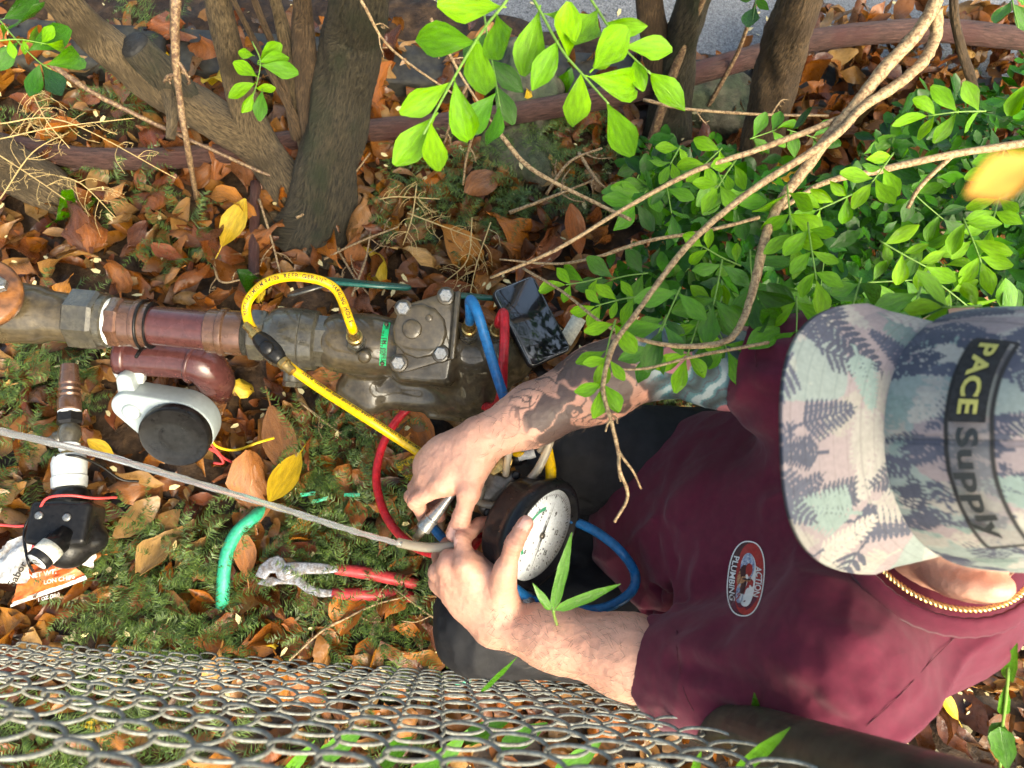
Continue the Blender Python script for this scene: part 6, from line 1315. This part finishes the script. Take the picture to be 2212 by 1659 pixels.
# the wearer's right is image top, so reading runs from negative CY to positive
al_a, al_b = np.meshgrid(np.linspace(R(-43), R(-7), 24), np.linspace(TB0 + R(1.2), TB1 - R(1.2), 10)); Vp = capw(crown_pt(al_a, al_b, .0034)).reshape(-1, 3)
obj('letter_patch', (Vp, [(i * 24 + j, i * 24 + j + 1, (i + 1) * 24 + j + 1, (i + 1) * 24 + j) for i in range(9) for j in range(23)]), M['cap_black'], crown)
ontext('PACE', R(-41), R(-10), TB0 + R(3.6), TB1 - R(3.6), 'cap_yellow', .0044, bold=.03); ontext('Supply', R(-5), R(42), TB0 + R(1.8), TB1 - R(3), 'cap_dark', .0040, bold=.035)
obj('top_button', lathe(capw(np.array([0, 0, ch2 - .001])), CZ, [(0, .008), (.003, .007), (.005, .003)], 18), M['cap'], cap)

# ================================================================== test kit in the hands
kit = thing('test_gauge_kit', 'backflow test kit: big black rubber gauge with white dial, brass valves and clear tubes', 'gauge', Z3(1040, 800, .9))
gd_ = nrm(Z3(1260, 590, .84) - Z3(930, 1010, .84))
gcen = Z3(1085, 805, .868)
maj = nrm(Z3(1180, 520, .835) - Z3(970, 1080, .835)); mn = nrm(np.cross(maj, CN)); mn = mn if (mn @ CR) > 0 else -mn
GN = nrm(CN * .60 + mn * .80); GU = maj; GR = np.cross(GU, GN)
Rg = .067
kit_boot = obj('rubber_boot', lathe(gcen - GN * .040, GN, [(0, Rg * .80), (.003, Rg * .88), (.008, Rg * .93), (.026, Rg * .95), (.032, Rg * 1.0), (.040, Rg * 1.05), (.048, Rg * 1.03), (.052, Rg * .97), (.051, Rg * .90), (.044, Rg * .88), (.0425, Rg * .3)], 72, x=GU), M['black_rubber'], kit, 'black rubber protective boot')
dial = obj('dial', lathe(gcen + GN * .003, GN, [(0, Rg * .86), (.001, Rg * .86), (.0012, Rg * .2)], 64, x=GU), M['dial'], kit, 'wet white dial face')
M['print_green'] = mat('print_green', (.05, .30, .16), .6, var=.1); M['drop'] = glassy('water_drop', (.8, .82, .83), .04, 1.33, .7)
dc = gcen + GN * .0048
tk = []
for i in range(61):
    a = R(-135 + 270 * i / 60); L0, L1 = Rg * (.70 if i % 5 == 0 else .74), Rg * .78; w = .0004 if i % 5 else .0007; d = GU * math.cos(a) + GR * math.sin(a); s = np.cross(GN, d); b = len(tk) * 4
    tk.append([dc + d * L0 - s * w, dc + d * L0 + s * w, dc + d * L1 + s * w, dc + d * L1 - s * w])
obj('scale_marks', (np.vstack(tk), [(4 * i, 4 * i + 1, 4 * i + 2, 4 * i + 3) for i in range(len(tk))]), M['print_black'], dial, smooth=False, kind='stuff')
ag = [R(t) for t in np.linspace(-135, -20, 30)]; obj('green_band', ([dc + (GU * math.cos(a) + GR * math.sin(a)) * Rg * q for a in ag for q in (.50, .56)], [(2 * i, 2 * i + 1, 2 * i + 3, 2 * i + 2) for i in range(29)]), M['print_green'], dial, smooth=False)
for i, t in enumerate(range(0, 16, 3)):
    a = R(-135 + 270 * t / 15); V2, Fc = text_shape(str(t), .0085, .0002); c = dc + (GU * math.cos(a) + GR * math.sin(a)) * Rg * .46; obj('numeral', ([c + GR * x + GU * y for x, y in V2], Fc), M['print_black'], dial, smooth=False)
na = R(178); nd2 = GU * math.cos(na) + GR * math.sin(na); ns = np.cross(GN, nd2)
obj('needle', ([dc + GN * .002 + nd2 * Rg * .68, dc + GN * .002 - nd2 * Rg * .2 + ns * .0016, dc + GN * .002 - nd2 * Rg * .2 - ns * .0016], [(0, 1, 2)]), M['print_black'], dial, smooth=False)
obj('needle_tail', ([dc + GN * .002 + GU * Rg * .70, dc + GN * .002 - ns * .0012, dc + GN * .002 + ns * .0012], [(0, 1, 2)]), M['print_black'], dial, smooth=False)
obj('needle_hub', lathe(dc, GN, [(0, .004), (.003, .0035), (.0034, .001)], 16), M['bracket'], dial)
rg = np.random.default_rng(8)
for i in range(60):
    a, q = rg.uniform(0, 6.28), Rg * math.sqrt(rg.uniform(0, .58)); r = rg.uniform(.0006, .0019); p = dc + (GU * math.cos(a) + GR * math.sin(a)) * q; obj('droplet', lathe(p, GN, [(0, r), (r * .4, r * .85), (r * .65, r * .3)], 10), M['drop'], dial)
# bracket, brass block, fittings
bk = [(720, 380), (800, 400), (860, 420), (905, 385), (950, 380), (972, 410), (965, 450), (900, 540), (850, 600), (790, 640), (740, 700), (690, 640), (680, 560), (700, 480)]
pts = [Z3(x, y, .90) for x, y in bk]; c = np.mean(pts, 0); o2 = [((p - c) @ CR, (p - c) @ CU) for p in pts]
if sum(o2[i][0] * o2[(i + 1) % len(o2)][1] - o2[(i + 1) % len(o2)][0] * o2[i][1] for i in range(len(o2))) < 0: o2 = o2[::-1]
obj('bracket', slab(o2, c, CR, CU, CN, .012, .003), M['bracket'], kit, 'grey cast bracket', auto=45)
for x, y, r in ((935, 415, 26), (755, 665, 30)): obj('bracket_eye', lathe(Z3(x, y, .8865), CN, [(0, r * .0002), (.003, r * .0002), (.003, r * .00012)], 22), M['black_rubber'], kit)
bb = Z3(800, 330, .90); obj('manifold_block', box(bb, nrm(CR - CU * .3), nrm(CU + CR * .3), CN, .020, .011, .011, .002), M['brass'], kit)
obj('brass_port', hexnut(Z3(790, 350, .893), nrm(CN + CU * .2), 0, .014, .014), M['brass'], kit, auto=30); obj('brass_stem', lathe(Z3(840, 260, .90), nrm(CU + CR * .4), [(0, .007), (.02, .007), (.022, .010), (.034, .010), (.036, .006)], 18), M['brass'], kit, auto=30)
a, b = Z3(950, 300, .90), Z3(1060, 265, .90); obj('taped_nipple', tube(spline([a, b], 20), .0058, 14, lump=lambda s, t: 1 + .12 * np.sin(120 * s)), M['tape'], kit, 'nipple wrapped in white tape')
obj('blue_knob', lathe(Z3(985, 205, .905), nrm(CN * .7 + CR * .5), [(-.012, .008), (0, .012), (.006, .012), (.009, .009)], 8), M['blue_hose'], kit, 'blue valve knob'); obj('yellow_knob', lathe(Z3(955, 265, .905), nrm(CN * .7 + CU * .5), [(-.01, .007), (0, .010), (.006, .010), (.008, .007)], 8), M['yellow_hose'], kit); obj('red_knob', lathe(Z3(905, 285, .91), nrm(CN * .7 - CR * .5), [(-.01, .007), (0, .010), (.006, .010), (.008, .007)], 8), M['red_hose'], kit)
obj('black_fitting', lathe(Z3(900, 315, .905), nrm(CR + CU * .2), [(0, .009), (.012, .009), (.014, .007), (.02, .007)], 16), M['black_plastic'], kit)
def ctube(pts, r=.0046, lb=None): return obj('clear_tube', tube(spline([Z3(*p) for p in pts], 8), r, 14), M['clear_tube'], kit, lb)
ctube([(868, 420, .88), (875, 340, .875), (895, 250, .87), (945, 170, .865), (1020, 140, .862), (1090, 160, .862), (1118, 215, .865), (1095, 260, .87)], lb='clear tube bent in a hook'); ctube([(1165, 185, .86), (1130, 280, .862), (1085, 370, .865), (1030, 440, .87), (960, 490, .875)], .0052); ctube([(670, 585, .885), (730, 610, .883), (800, 615, .882), (850, 580, .88), (880, 520, .88), (920, 470, .88)])
ctube([(715, 480, .89), (705, 540, .888), (685, 600, .886)]); ctube([(960, 480, .872), (900, 560, .875), (850, 640, .88), (820, 700, .885)], .0052)
P = spline([Z3(150, 862, .875), Z3(260, 885, .872), Z3(380, 898, .87), Z3(500, 885, .868), Z3(600, 860, .87)], 8); obj('drain_tube', tube(P, .0058, 14), M['clear_tube'], kit, 'clear drain tube shooting the jet')
# bleed nozzle between finger and thumb
a, b = Z3(470, 590, .872), Z3(318, 775, .872); d = nrm(b - a); L = np.linalg.norm(b - a)
noz = obj('bleed_nozzle', lathe(a, d, [(-.02, .005), (0, .0055), (L * .35, .007), (L * .6, .0078), (L * .62, .0090), (L * .68, .0090), (L * .70, .0084), (L * .96, .0098), (L, .0092), (L, .006)], 24), M['steel'], None, 'tapered silver metal nozzle pinched between finger and thumb', 'nozzle', auto=40)
obj('spout', lathe(b, nrm(Z3(258, 850, .90) - b), [(-.004, .006), (.014, .0055), (.03, .0045), (.032, .003)], 16), M['bracket'], noz)
obj('chrome_tip', lathe(Z3(1000, 1260, .86), nrm(CR * -.4 + CN), [(-.012, .010), (0, .013), (.008, .012), (.013, .007), (.014, .002)], 20), M['steel'], kit, 'wet chrome fitting below the gauge')
